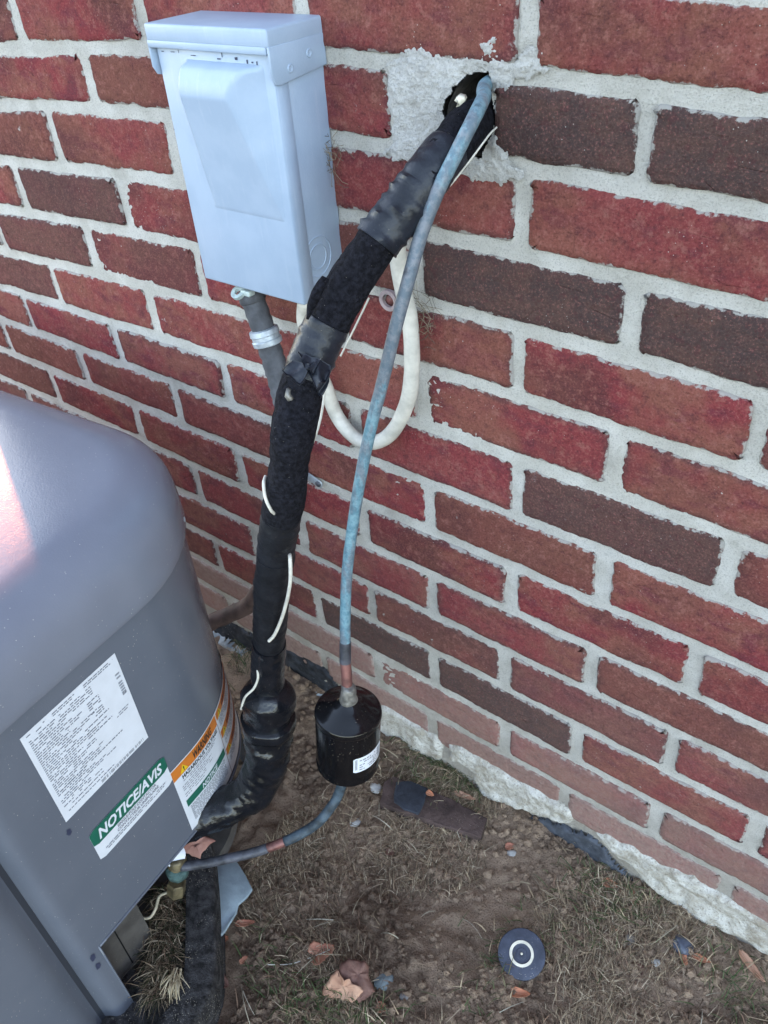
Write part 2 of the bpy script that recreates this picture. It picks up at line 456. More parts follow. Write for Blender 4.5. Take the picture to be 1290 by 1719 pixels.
F = [(j * nx + i, j * nx + i + 1, (j + 1) * nx + i + 1, (j + 1) * nx + i) for j in range(len(gy) - 1) for i in range(nx - 1)]
tag(mk('ground', V, F, SOIL), kind='structure')

# ------------------------------------------------------------------ brick wall
A_, B_, Z0 = .104374, .0677, .965
OBS = {(0, 0): .007, (1, 1): -.089, (2, 0): .009, (3, 1): -.014, (4, 0): .031, (4, 2): .039, (5, 1): -.005, (6, 0): .069, (6, 2): .073, (7, 1): .028, (8, 0): .043, (8, 2): .014, (9, 1): .021, (10, 0): .006, (10, 2): -.012, (11, 1): -.032, (12, 0): .04, (12, 2): .009, (13, 1): -.101, (13, 3): -.107, (11, 3): -.04, (5, -1): -.013, (7, -1): .019, (9, -1): .025, (11, -1): -.004, (13, -1): -.081, (8, -2): .067, (10, -2): .054, (12, -2): .009, (11, -3): .044, (9, -3): -.008, (13, -3): -.033, (6, -2): .112, (6, -4): .083, (7, -5): .006, (8, -4): .016, (9, -5): -.007, (8, -6): -.035, (11, -5): .04, (6, -6): .02, (6, -8): -.031, (7, -7): -.011, (7, -9): .026, (8, -8): -.054, (5, -5): -.027, (5, -7): -.024, (4, -4): .045, (4, -6): .052, (4, -8): .005, (3, -5): -.018, (3, -7): -.112, (2, -4): .036, (2, -6): -.021, (1, -5): -.079, (0, -4): -.025, (0, -6): -.084, (0, -2): -.003, (2, -2): .0, (4, -2): .06, (3, -3): .0, (5, -3): .03, (7, -3): .02, (3, -1): -.01}
PC = [-0.0089, 0.0794, 0.211, 0.0478, -0.1038, 0.004, 0.0056, -0.1658, 0.0162, -0.2321]
def drow(u, r):
    U = max(-9, min(3.5, u)) / 4; R = (max(-.6, min(13.6, r)) - 7) / 7
    return sum(c * t for c, t in zip(PC, (1, U, R, U * U, U * R, R * R, U ** 3, U * U * R, U * R * R, R ** 3)))
OBZ = {(0,0):0.089,(1,1):-0.027,(2,0):-0.034,(3,1):-0.071,(4,0):-0.051,(4,2):-0.003,(5,1):-0.056,(6,0):0.049,(6,2):-0.014,(7,1):0.053,(8,0):0.017,(8,2):0.094,(9,1):0.033,(10,0):0.078,(10,2):-0.014,(11,1):0.075,(12,0):0.099,(12,2):0.028,(13,1):-0.053,(13,3):0.052,(11,3):0.082,(5,-1):-0.114,(7,-1):0.073,(9,-1):0.078,(11,-1):0.036,(13,-1):0.027,(8,-2):-0.027,(10,-2):-0.004,(12,-2):0.018,(11,-3):0.021,(9,-3):0.006,(13,-3):-0.046,(6,-2):-0.12,(6,-4):-0.023,(7,-5):-0.104,(8,-4):-0.032,(9,-5):-0.072,(8,-6):-0.112,(11,-5):0.099,(6,-6):-0.021,(6,-8):0.042,(7,-7):-0.037,(7,-9):-0.074,(8,-8):-0.068,(5,-5):-0.01,(5,-7):0.025,(4,-4):-0.083,(4,-6):-0.068,(4,-8):0.184,(3,-5):-0.05,(3,-7):0.146,(2,-4):-0.102,(2,-6):-0.064,(1,-5):-0.084,(0,-4):0.114,(0,-6):0.195,(0,-2):-0.091}
RES = [(r, u, v - drow(u, r)) for (r, u), v in OBZ.items()]
def zrow(u, r):
    num = den = 0.0
    for r0, u0, v in RES:
        w = math.exp(-((r - r0) / .75) ** 2 - ((u - u0) / 1.9) ** 2); num += w * v; den += w
    return Z0 - B_ * (r + drow(u, r) + num / (den + .35))
def xj(r, u): return (u + OBS.get((r, u), 0.0)) * A_
wall = thing('brick_wall', 'red brick house wall with raked pale grey mortar joints and dusty bottom courses', 'wall')
XL, XR = -1.10, .66
HOLE = [(p.x, p.z) for p in (at_y(x, y, 0) for x, y in [(782, 129), (800, 124), (820, 121), (825, 150), (829, 216), (808, 262), (775, 266), (745, 222), (749, 178), (762, 150)])]
DARKB = {(1, -1): 1, (1, 1): 1, (3, -1): 1, (3, 1): 1, (6, 0): .85, (11, -3): 1, (11, -1): .95, (3, -7): .75, (4, -8): .6, (5, -9): .6}
def make_brick(corners, seed, dark=0, dust=0, hue=0, burn=0, splash=0, proud=0.0, y0=None):
    """corners: tl, tr, br, bl in (x, z) of the brick face; ragged mortar-bitten outline"""
    cx = sum(c[0] for c in corners) / 4; cz = sum(c[1] for c in corners) / 4
    pts = []
    for i in range(4):
        a = Vector(corners[i]); b = Vector(corners[(i + 1) % 4]); L = (b - a).length; n = max(3, int(L / .0034))
        for j in range(n): pts.append((a.lerp(b, j / n), (b - a).normalized(), j / n, L))
    out = []
    for p, t, q, L in pts:
        nr = Vector((t.y, -t.x))     # inward for clockwise outline
        if nr.dot(Vector((cx, cz)) - p) < 0: nr = -nr
        e = min(q, 1 - q) * L
        rnd = .0045 * max(0, 1 - e / .006) ** 2
        P3 = Vector((p.x * 1, p.y * 1, seed * 3.7))
        off = .0009 + .0022 * noise.noise(P3 * 26) + .0009 * noise.noise(P3 * 95) + .0004 * noise.noise(P3 * 260) + .0030 * max(0, noise.noise(P3 * 60 + Vector((7, 7, 7))) - .25)
        out.append(p + nr * (off + rnd))
    clean = [q[0] for q in pts]; hw = max(abs(q.x - cx) for q in clean); hh_ = max(abs(q.y - cz) for q in clean)
    n = len(out); c = Vector((cx, cz))
    tilt = (random.uniform(-.012, .012), random.uniform(-.02, .02))
    V, F, E = [], [], []
    def ring(ins, y, ed, jit=0.0):
        for q in (out if ins < .005 else clean):
            v = Vector((cx + (q.x - cx) * (hw - ins) / hw, cz + (q.y - cz) * (hh_ - ins) / hh_))
            V.append(Vector((v.x, y - proud + tilt[0] * (v.x - cx) + tilt[1] * (v.y - cz) + jit * noise.noise(Vector((v.x, v.y, seed)) * 220), v.y))); E.append(ed)
    ring(0, .012, 1); ring(0, .0012, 1, .0012); ring(.0016, -.0004, .92, .0008); ring(.0075, -.001, .50, .0008); ring(.0150, -.001, .12, .0006)
    for r in range(4):
        for j in range(n): F.append((r * n + j, r * n + (j + 1) % n, (r + 1) * n + (j + 1) % n, (r + 1) * n + j))
    F.append(tuple(4 * n + j for j in range(n)))
    o = mk('brick', V, F, BRICK, wall, loc=(cx, 0, cz))
    at = o.data.attributes.new('edge', 'FLOAT', 'POINT'); at.data.foreach_set('value', E)
    bm = bmesh.new(); bm.from_mesh(o.data); bmesh.ops.recalc_face_normals(bm, faces=bm.faces)
    big = [f for f in bm.faces if len(f.verts) > 4]
    if big and big[0].normal.y > 0:
        bmesh.ops.reverse_faces(bm, faces=bm.faces)
    bm.to_mesh(o.data); bm.free()
    o['seed'] = float(seed); o['dark'] = float(dark); o['dust'] = float(dust); o['hue'] = float(hue); o['burn'] = float(burn); o['splash'] = float(splash)
    return o
rb = random.Random(21)
for r in range(-1, 14):
    for u in range(-12, 8):
        if (r + u) % 2: continue
        x0, x1 = xj(r, u), xj(r, u + 2)
        if x1 < XL + .02 or x0 > XR: continue
        x0 = max(x0, XL - .006); ja = .0060 + rb.uniform(-.0016, .0018); jb = .0060 + rb.uniform(-.0016, .0018)
        xa, xb = x0 + ja, x1 - jb
        if (r, u) == (1, -3): xb = at_y(656, 175, 0).x
        if (r, u) == (1, -1): xa = at_y(829, 190, 0).x
        bh = .0056 + rb.uniform(-.0008, .0008)
        ua, ub = xa / A_, xb / A_
        cs = [(xa, zrow(ua, r - .5) - bh), (xb, zrow(ub, r - .5) - bh), (xb, zrow(ub, r + .5) + bh), (xa, zrow(ua, r + .5) + bh)]
        dark = DARKB.get((r, u), 0)
        if dark == 0 and rb.random() < .10: dark = rb.uniform(.15, .4)
        dust = {13: .80, 12: .62, 11: .10, 10: .12, 9: .06}.get(r, 0) * rb.uniform(.8, 1.05)
        if r >= 12 and u < -3: dust = .85
        make_brick(cs, rb.uniform(0, 9), dark, dust, rb.choice([0, 0, .2, .5, .9]) * (1 if rb.random() < .7 else .4), rb.choice([0, 0, .4, .8, 1.0]), rb.choice([0, .3, 1.0]) if dark < .3 else .15, rb.uniform(-.0005, .0016))
# bricks of the wall beyond the photograph: one joined part
G = []
for r in range(-30, 14):
    for u in range(-12, 40):
        if (r + u) % 2: continue
        x0, x1 = u * A_ + .0062, (u + 2) * A_ - .0062
        x0 = max(x0, XL)
        if x1 < XL + .02 or x1 > 3.4: continue
        if r >= -1 and x0 < XR: continue
        z = Z0 - B_ * r
        G.append(box_geo(x0, x1, -.001, .012, z - .0285, z + .0285))
for r in range(-30, 14):      # return wall of the house corner
    for q in range(0, 20):
        y0 = (q * 2 + (r % 2)) * A_ - .09
        G.append(box_geo(XL - .001, XL + .012, max(y0 + .0062, 0.014), y0 + 2 * A_ - .0062, Z0 - B_ * r - .0285, Z0 - B_ * r + .0285))
V, F = join_geo(G); o = mk('upper_brick_courses', V, F, BRICK, wall, smooth=False); o['kind'] = 'stuff'; o['seed'] = 2.0; o['hue'] = .3
for kk in ('dark', 'dust', 'burn', 'splash'): o[kk] = 0.0
# mortar bed behind the bricks, with the pipe hole left open
PT = [(p.x, p.z) for p in (at_y(x, y, -.002) for x, y in [(652, 100), (668, 88), (687, 78), (708, 73), (728, 84), (755, 74), (787, 78), (805, 71), (826, 66), (840, 82), (858, 98), (880, 84), (908, 78), (912, 106), (935, 122), (900, 130), (868, 138), (842, 164), (834, 150), (829, 218), (842, 246), (857, 270), (880, 290), (872, 306), (838, 308), (797, 308), (772, 296), (740, 330), (690, 276), (640, 262), (655, 240), (648, 175), (655, 128)])]
xs = []; v = XL
while v < XR + .2: xs.append(v); v += .0036
zs = []; v = -.06
while v < 1.10: zs.append(v); v += .0036
V = []
for z in zs:
    for x in xs:
        p = Vector((x, 3.1, z))
        V.append((x, .0009 + .0009 * noise.noise(p * 160) + .0008 * noise.noise(p * 420) + .0010 * noise.noise(p * 30), z))
n = len(xs); F = []
for j in range(len(zs) - 1):
    for i in range(n - 1):
        if -.09 < xs[i] < -.01 and .84 < zs[j] < .94 and (inside((xs[i] + .0018, zs[j] + .0018), HOLE) or dist_poly((xs[i] + .0018, zs[j] + .0018), HOLE) < .006): continue
        F.append((j * n + i, j * n + i + 1, (j + 1) * n + i + 1, (j + 1) * n + i))
mk('mortar', V, F, MORTAR, wall)
parts = [box_geo(xs[-1], 3.4, .004, .012, -.1, 3.0), box_geo(XL + .004, xs[-1] + .0001, .004, .012, zs[-1], 3.0),
         box_geo(XL + .003, 3.4, .17, 5.0, -.1, 3.0), box_geo(XL + .003, -.12, .0125, .171, -.1, 3.0), box_geo(.03, 3.4, .0126, .171, -.1, 3.0), box_geo(-.1201, .0301, .0127, .171, .96, 3.0), box_geo(-.1202, .0302, .0128, .172, -.1, .84)]
V, F = join_geo(parts); mk('wall_core', V, F, MORTAR, wall, smooth=False)
# lining of the hole, coloured darker than the mortar outside
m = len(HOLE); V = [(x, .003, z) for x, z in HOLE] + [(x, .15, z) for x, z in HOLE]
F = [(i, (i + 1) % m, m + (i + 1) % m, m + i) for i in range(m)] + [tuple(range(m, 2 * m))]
mk('hole_lining', V, F, simple('dark_mortar', (.10, .09, .08), .95, .1, .3, 60, .003, 150), wall, smooth=False)
# cement patch smeared round the hole and over its neighbours
xs = [-.16 + .001 * i for i in range(186)]; zs = [.81 + .001 * i for i in range(182)]
keep = {}; V = []; F = []
for j, z in enumerate(zs):
    for i, x in enumerate(xs):
        p = Vector((x, 7.7, z))
        q = (x + .005 * noise.noise(p * 70) + .0032 * noise.noise(p * 210), z + .005 * noise.noise(p * 70 + Vector((9, 0, 0))) + .0032 * noise.noise(p * 210 + Vector((5, 0, 0))))
        qh = (x + .0022 * noise.noise(p * 160), z + .0022 * noise.noise(p * 160 + Vector((2, 0, 0))))
        if inside(q, PT) and not inside(qh, HOLE):
            d = min(dist_poly(q, PT), .012); dh = min(dist_poly((x, z), HOLE), .006)
            keep[i, j] = len(V)
            V.append((x, -.0005 - .0030 * math.sqrt(d / .012) + .0022 * (1 - dh / .006) - .0022 * noise.noise(p * 45) - .0014 * noise.noise(p * 150) - .0012 * noise.noise(p * 400), z))
for (i, j), a in keep.items():
    if (i + 1, j) in keep and (i, j + 1) in keep and (i + 1, j + 1) in keep:
        F.append((a, keep[i + 1, j], keep[i + 1, j + 1], keep[i, j + 1]))
mk('mortar_patch', V, F, PATCH, wall)
# lumps of spilled parging along the foot of the wall
def lump(name, pix, yb, mat, parent, bulge=.02, amp=.006, step=.0024, seed=0.0, edge=.012, yback=.004):
    poly3 = [at_y(x, y, yb) for x, y in pix]; poly = [(p.x, p.z) for p in poly3]
    x0, x1 = min(p[0] for p in poly), max(p[0] for p in poly); z0, z1 = min(p[1] for p in poly), max(p[1] for p in poly)
    K = {}; V = []; F = []
    ni = int((x1 - x0) / step) + 4; nj = int((z1 - z0) / step) + 4
    for j in range(nj):
        for i in range(ni):
            x = x0 + (i - 1) * step; z = z0 + (j - 1) * step; p = Vector((x, seed, z))
            q = (x + .005 * noise.noise(p * 60), z + .005 * noise.noise(p * 60 + Vector((4, 0, 0))))
            if inside(q, poly):
                d = min(dist_poly(q, poly) / edge, 1)
                K[i, j] = len(V)
                V.append((x, yback - bulge * (1 - (1 - d) ** 2) - amp * noise.noise(p * 32) * d - amp * .55 * noise.noise(p * 90) * d - amp * .25 * noise.noise(p * 230), z))
    for (i, j), a in K.items():
        if (i + 1, j) in K and (i, j + 1) in K and (i + 1, j + 1) in K: F.append((a, K[i + 1, j], K[i + 1, j + 1], K[i, j + 1]))
    return mk(name, V, F, mat, parent)
lump('parging', [(600, 1180), (640, 1192), (690, 1222), (722, 1245), (738, 1258), (735, 1285), (722, 1296), (700, 1282), (660, 1252), (600, 1240), (560, 1215)], -.014, PARGE, wall, .010, seed=1.0, amp=.004)
lump('parging', [(742, 1256), (765, 1262), (795, 1278), (850, 1312), (905, 1342), (955, 1374), (958, 1394), (935, 1396), (880, 1376), (820, 1355), (792, 1340), (782, 1305), (764, 1292), (748, 1294)], -.014, PARGE, wall, .010, seed=2.0, amp=.004)
lump('parging', [(984, 1402), (1030, 1418), (1100, 1458), (1160, 1482), (1200, 1512), (1245, 1535), (1310, 1580), (1400, 1640), (1400, 1720), (1300, 1632), (1235, 1592), (1145, 1552), (1092, 1512), (1050, 1468), (1005, 1432)], -.014, PARGE, wall, .009, seed=3.0, amp=.0035)

# strips of waterproofing at the foot of the wall
t = thing('membrane_strip', 'slate coloured membrane strip at the wall foot beside the three pale mortar lumps', 'membrane', (.13, -.01, 0))
lump('sheet', [(862, 1368), (900, 1376), (948, 1390), (985, 1404), (1010, 1425), (1060, 1478), (1098, 1508), (1150, 1545), (1240, 1590), (1250, 1610), (1160, 1580), (1080, 1525), (1000, 1470), (930, 1425), (880, 1392)], -.006, MEMB2, t, .009, .002, .0026, 5.0, .004)
t = thing('bitumen_strip', 'black flaking bitumen strip along the wall foot behind the insulated pipe', 'membrane', (-.33, -.01, 0))
lump('sheet', [(350, 1035), (385, 1052), (430, 1080), (480, 1098), (520, 1118), (556, 1142), (560, 1172), (545, 1186), (500, 1160), (450, 1128), (400, 1100), (350, 1070)], -.012, MEMB, t, .007, .004, .0026, 6.0, .006)
tag(lump('footing_edge', [(340, 1062), (400, 1096), (450, 1124), (500, 1156), (545, 1180), (548, 1194), (500, 1172), (450, 1142), (400, 1112), (340, 1080)], -.02, PALE, None, .022, .003, .0026, 8.0, .006),
    'pale grey concrete footing edge under the black bitumen strip', 'footing')

# ------------------------------------------------------------------ air conditioning unit (local frame: x out of the labelled side, y towards the wall)
TH = math.radians(5.5)
unit = thing('air_conditioner', 'grey outdoor air conditioning unit with rounded corner and warning stickers', 'air conditioner', (-.22, -.35, 0), TH)
RC, YB, YF, W = .165, .205, -.545, .75
def side(s, o=0.0):
    """point on the cabinet outline: s runs along the labelled side towards the wall, o is the offset outwards"""
    ys = YB - RC
    if s <= ys: return Vector((o, s)), Vector((1, 0))
    ph = (s - ys) / RC
    if ph < PI / 2:
        nn = Vector((math.cos(ph), math.sin(ph))); return Vector((-RC, ys)) + nn * (RC + o), nn
    return Vector((-RC - (s - ys - RC * PI / 2), YB + o)), Vector((0, 1))
def outline(d, n=14):
    """closed rounded rectangle inset by d, counter-clockwise"""
    r = max(RC - d, .004); pts = []
    x1, x0, y1, y0 = -d, -W + d, YB - d, YF + d
    for cx, cy, a0 in ((x1 - r, y1 - r, 0), (x0 + r, y1 - r, 90), (x0 + r, y0 + r, 180), (x1 - r, y0 + r, 270)):
        for i in range(n + 1):
            a = math.radians(a0 + 90 * i / n); pts.append((cx + r * math.cos(a), cy + r * math.sin(a)))
    return pts
# top cover
prof = [(.004, .5225), (-.0045, .5225), (-.0055, .5250), (-.0052, .535), (-.0050, .552), (-.0040, .565), (-.0015, .575), (.0030, .583), (.0090, .5895), (.0170, .5950), (.0260, .5995), (.0350, .6030), (.0420, .6052), (.0490, .6064), (.0570, .6070), (.08, .6073), (.12, .6075), (.16, .6076)]
V, F = [], []
for d, z in prof:
    V += [(x, y, z) for x, y in outline(d)]
n = len(outline(0))
for i in range(len(prof) - 1):
    for j in range(n): F.append((i * n + j, i * n + (j + 1) % n, (i + 1) * n + (j + 1) % n, (i + 1) * n + j))
# flat top with the round fan opening
FC = (-W / 2, (YB + YF) / 2); FR = .19; base_i = (len(prof) - 1) * n
last = V[base_i:base_i + n]
ring0 = len(V)
for x, y, z in last:
    a = math.atan2(y - FC[1], x - FC[0]); V.append((FC[0] + FR * math.cos(a), FC[1] + FR * math.sin(a), .6076))
ring1 = len(V)
for x, y, z in last:
    a = math.atan2(y - FC[1], x - FC[0]); V.append((FC[0] + (FR - .006) * math.cos(a), FC[1] + (FR - .006) * math.sin(a), .588))
for j in range(n):
    F.append((base_i + j, base_i + (j + 1) % n, ring0 + (j + 1) % n, ring0 + j)); F.append((ring0 + j, ring0 + (j + 1) % n, ring1 + (j + 1) % n, ring1 + j))
cover = sharp(mk('top_cover', V, F, UNIT_LIT, unit, local=True), 50)
parts = []
for kx in range(11):
    rr = .02 + kx * .0175
    c = [Vector((FC[0] + rr * math.cos(2 * PI * i / 36), FC[1] + rr * math.sin(2 * PI * i / 36), .6035)) for i in range(37)]
    parts.append(tube_geo(c, .0018, 5, False))
for kx in range(8):
    a = kx * PI / 4
    parts.append(tube_geo([Vector((FC[0], FC[1], .6005)), Vector((FC[0] + FR * math.cos(a), FC[1] + FR * math.sin(a), .6005))], .0025, 5))
V, F = join_geo(parts); mk('fan_grille', V, F, simple('grille_black', (.02, .02, .022), .4), unit, local=True)
V, F = lathe_geo((FC[0], FC[1], .50), (0, 0, 1), [(0, FR), (.004, FR)], 32); mk('fan_well', V, F, DARK, unit, local=True)
# cabinet wall, with the service notch left open at the corner and a seam groove
NS0, NS1, NZ = -.137, .19, .1745
ss = [YF + RC, -.30, -.21, -.196, -.186, -.178, -.173, -.170, -.165, -.1615, -.1585, -.155, -.151, -.146, NS0]
oo = {YF + RC: -.004, -.30: -.004, -.21: -.004, -.196: -.0045, -.186: -.0065, -.178: -.0110, -.173: -.0155, -.170: -.0175, -.165: -.0175, -.1615: -.0125, -.1585: -.0055, -.155: -.0022, -.151: -.0005}
s = NS0
while s < YB - RC + RC * PI / 2 + .02: s += .0105; ss.append(s)
ss += [s + .1, s + .2, s + .33]
V, F = [], []
zl = [.004, .06, .12, NZ, .26, .36, .46, .5215]
pts = []
for s in ss:
    p, nn = side(s, oo.get(s, 0)); pts.append(p)
# front arc and remaining sides, closed around
for i in range(15):
    a = math.radians(270 + 90 * i / 14); 
    if i < 14: pts.insert(i, Vector((-RC + RC * math.cos(a), YF + RC + RC * math.sin(a))))
s_index0 = 14
back = pts[-1]
pts += [Vector((-W + RC * (1 - math.sin(math.radians(a))) , YB - RC + RC * math.cos(math.radians(a)))) for a in (0, 30, 60, 90)]
pts += [Vector((-W + RC * (1 - math.cos(math.radians(a))) , YF + RC - RC * math.sin(math.radians(a)))) for a in (0, 30, 60, 90)]
n = len(pts)
for z in zl:
    V += [(p.x, p.y, z) for p in pts]
for j in range(len(zl) - 1):
    for i in range(n):
        if zl[j] < NZ - 1e-6 and s_index0 <= i < s_index0 + len(ss) and NS0 - 1e-6 <= ss[i - s_index0] < NS1: continue
        F.append((j * n + i, j * n + (i + 1) % n, (j + 1) * n + (i + 1) % n, (j + 1) * n + i))
cab = sharp(mk('cabinet', V, F, UNIT, unit, local=True), 40)
V, F = box_geo(-.0190, -.0168, -.1706, -.1650, .004, .5205); mk('seam_shade', V, F, simple('seam_shade_grey', (.024, .027, .036), .7), cab, local=True, smooth=False)  # dark strip added to paint the shade inside the seam groove
# folded hem along the notch edge so the sheet metal has thickness
hem = [side(s, .0006)[0] for s in [NS0 + .001] + [x for x in ss if NS0 < x < NS1 + .01]]
V, F = tube_geo([Vector((p.x, p.y, NZ)) for p in hem], .0016, 6); mk('hem', V, F, UNIT, cab, local=True)
V, F = tube_geo([Vector((0, NS0, z)) for z in (.004, .06, .12, NZ)], .0014, 6); mk('hem', V, F, UNIT, cab, local=True)
# inside of the notch
V, F = box_geo(-.036, -.032, -.20, -.070, .0, .19); mk('inner_panel', V, F, RECESS, unit, local=True, smooth=False)
V, F = box_geo(-.0318, -.0312, -.1065, -.1050, .0, .17); mk('panel_seam', V, F, DARK, unit, local=True, smooth=False)
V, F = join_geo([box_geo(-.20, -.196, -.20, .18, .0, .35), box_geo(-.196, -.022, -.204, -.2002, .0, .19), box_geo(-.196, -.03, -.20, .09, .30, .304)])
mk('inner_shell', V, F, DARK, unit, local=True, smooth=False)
V, F = prism_geo([Vector((x, y, .012)) for x, y in outline(.03)], (0, 0, .022)); mk('base_pan', V, F, RECESS, unit, local=True, smooth=False)
# small things on the paint
def disc(name, s, z, r, mat, parent, h=.0015, n=12):
    p, nn = side(s, 0)
    V, F = lathe_geo((p.x, p.y, z), (nn.x, nn.y, 0), [(-.001, r), (h * .6, r), (h, r * .7)], n); return mk(name, V, F, mat, parent, local=True)
sc = disc('screw', .168, .531, .0042, GALV, unit, .006, 6)
for px, py, rad in ((160, 1585, .0035), (181, 1612, .0038)):
    P = [(0, -.1525 + dx, .155 + dz) for dx, dz in ((0, 0),)]
for s0, z0, L in ((-.1475, .170, .016), (-.1475, .150, .017), (-.107, .356, .013)):
    rr = random.Random(int(z0 * 999)); poly = []
    for i in range(14):
        a = 2 * PI * i / 14; k_ = .75 + .5 * rr.random()
        poly.append((s0 + L * .20 * k_ * math.cos(a), z0 + L * .36 * k_ * math.sin(a)))
    V = [(.0005 if True else 0, y, z) for y, z in poly]; mk('scuff_mark', V, [tuple(range(len(V)))], BLUEDARK, unit, local=True)
# ---- stickers: everything is mapped on the outline so that it bends round the corner
def srect(s0, s1, z0, z1, o, rnd=0.0, step=.006):
    ns = max(1, int(abs(s1 - s0) / step)); V, F = [], []
    for i in range(ns + 1):
        s = s0 + (s1 - s0) * i / ns; p, nn = side(s, o)
        e = min(s - s0, s1 - s); c = 0.0
        if rnd and e < rnd: c = rnd - math.sqrt(max(0, rnd * rnd - (rnd - e) ** 2))
        V += [(p.x, p.y, z0 + c), (p.x, p.y, z1 - c)]
    if rnd:
        pass
    for i in range(ns): F.append((2 * i, 2 * i + 2, 2 * i + 3, 2 * i + 1))
    return V, F
_tc = {}
def text_geo(body, size, shear=0.0, off=0.0, sx=1.0, spacing=1.0):
    cu = bpy.data.curves.new('t', 'FONT'); cu.body = body; cu.size = size; cu.shear = shear; cu.offset = off; cu.resolution_u = 2; cu.space_character = spacing
    ob = bpy.data.objects.new('t', cu); COL.objects.link(ob)
    dg = bpy.context.evaluated_depsgraph_get(); me = bpy.data.meshes.new_from_object(ob.evaluated_get(dg))
    V = [(v.co.x * sx, v.co.y) for v in me.vertices]; F = [tuple(p.vertices) for p in me.polygons]
    bpy.data.objects.remove(ob); bpy.data.curves.remove(cu); bpy.data.meshes.remove(me)
    return V, F
def stext(body, s0, z0, size, o, **kw):
    V, F = text_geo(body, size, **kw); out = []
    for x, y in V:
        p, nn = side(s0 + x, o); out.append((p.x, p.y, z0 + y))
    return out, F
def text_w(body, size, **kw):
    V, F = text_geo(body, size, **kw); return max(v[0] for v in V), max(v[1] for v in V)
def fit_text(body, s0, s1, z0, size, o, **kw):
    w, h = text_w(body, size, **kw); return stext(body, s0, z0, size, o, sx=(s1 - s0) / w * kw.pop('sx', 1.0), **kw)
def dashes(s0, s1, z, h, o, rr, fill=.8):
    """one line of print too small to read: word-long marks"""
    out = []; s = s0
    while s < s1:
        L = rr.uniform(.0018, .006)
        if rr.random() < fill: out.append(srect(s, min(s + L, s1), z, z + h, o))
        s += L + .0011
    return out
rr = random.Random(5)
lab = srect(-.105, .0047, .3700, .4985, .0005)
plate = mk('rating_label', *lab, LABELW, unit, local=True)
ink = []
O2 = .0008
ink += dashes(-.100, -.08, .494, .0011, O2, rr) + dashes(-.072, -.045, .494, .0011, O2, rr) + dashes(-.036, .0, .494, .0011, O2, rr, .9)
ink += dashes(-.100, -.084, .4915, .0011, O2, rr) + dashes(-.072, -.050, .4915, .0011, O2, rr) + dashes(-.036, .0, .4915, .0011, O2, rr, .9)
z = .487
row = 0
while z > .388:
    wide = -.055 + .012 * math.sin(row * 1.3) + (.018 if row % 7 == 3 else 0)
    ink += dashes(-.100, wide if row > 3 else -.03, z, .0011, O2, rr, .86)
    if 4 <= row <= 11: ink += dashes(-.040, -.026, z - .004, .0013, O2, rr, .5)
    if row in (12, 14, 16): ink += dashes(-.052, -.022, z - .006, .0013, O2, rr, .95)
    z -= .0029; row += 1
ink += dashes(-.096, -.018, .4085, .0013, O2, rr, .95)
for i in range(26):     # bar codes
    if rr.random() < .65: ink.append(srect(-.0035, .0015, .475 - i * .00115, .4757 - i * .00115, O2))
for i in range(60):
    if rr.random() < .7: ink.append(srect(-.058 + i * .00095, -.0575 + i * .00095, .3725, .3765, O2))
ink += dashes(-.098, -.04, .379, .0011, O2, rr, .95) + dashes(-.098, -.052, .384, .0011, O2, rr) + dashes(-.018, -.002, .431, .001, O2, rr) + dashes(-.018, -.004, .428, .001, O2, rr)
V, F = join_geo(ink); mk('print', V, F, INKG, plate, local=True)['kind'] = 'stuff'
# NOTICE/AVIS
S0, S1 = -.0935, .0125
notice = mk('notice_label', *srect(S0, S1, .2815, .3290, .0006, .003), LABELW, unit, local=True)
mk('green_band', *srect(S0, S1, .3058, .3291, .0009, .003), LABELG, notice, local=True)
V, F = fit_text('NOTICE/AVIS', S0 + .008, S1 - .006, .3105, .0195, .0012, shear=.28, off=.0006); mk('lettering', V, F, LABELW, notice, local=True, smooth=False)
for V, F in [fit_text('SINGLE-POLE CONTACTOR', S0 + .030, S1 - .020, .3005, .0058, .0009, off=.00015), fit_text('CONTACTEUR UNIPOLAIRE', S0 + .028, S1 - .018, .2948, .0058, .0009, off=.00015)]: mk('lettering', V, F, INKG, notice, local=True, smooth=False)
ink = dashes(S0 + .010, S1 - .008, .2910, .0013, .0009, rr, .95) + dashes(S0 + .012, S1 - .012, .2880, .0013, .0009, rr, .95)
V, F = join_geo(ink); mk('small_lettering', V, F, INKG, notice, local=True, smooth=False)['kind'] = 'stuff'
# WARNING sticker wrapping round the corner
WS0, WS1, WM = .0125, .245, .098
warn = mk('warning_label', *srect(WS0, WS1, .1815, .2965, .0006), LABELW, unit, local=True)
OB = []
OB.append(srect(WS0, WM, .2775, .2950, .0009))
for z in (.2775, .2435, .2095): OB.append(srect(WM + .002, WS1 - .002, z + .004, z + .0165, .0009))
for V, F in OB: mk('orange_band', V, F, LABELO, warn, local=True)
mk('green_band', *srect(WS0 + .006, WM - .002, .2225, .2345, .0009), LABELG, warn, local=True)
TR = []
def tri(s, z, h):
    q = []
    for ds, dz in ((0, 0), (h * 1.1, 0), (h * .55, h)):
        p, nn = side(s + ds, .0012); q.append((p.x, p.y, z + dz))
    return q, [(0, 1, 2)]
for s, z in ((WS0 + .011, .2795), (WM + .005, .2822), (WM + .005, .2482), (WM + .005, .2142)): TR.append(tri(s, z, .0115))
for V, F in TR: mk('warning_triangle', V, F, LABELY, warn, local=True, smooth=False)
BK = []
for s, z in ((WS0 + .011, .2795), (WM + .005, .2822), (WM + .005, .2482), (WM + .005, .2142)): BK.append(stext('!', s + .0052, z + .0015, .0095, .0015, off=.0002))
BK.append(fit_text('WARNING', WS0 + .033, WM - .014, .2808, .0155, .0012, shear=.28, off=.0005))
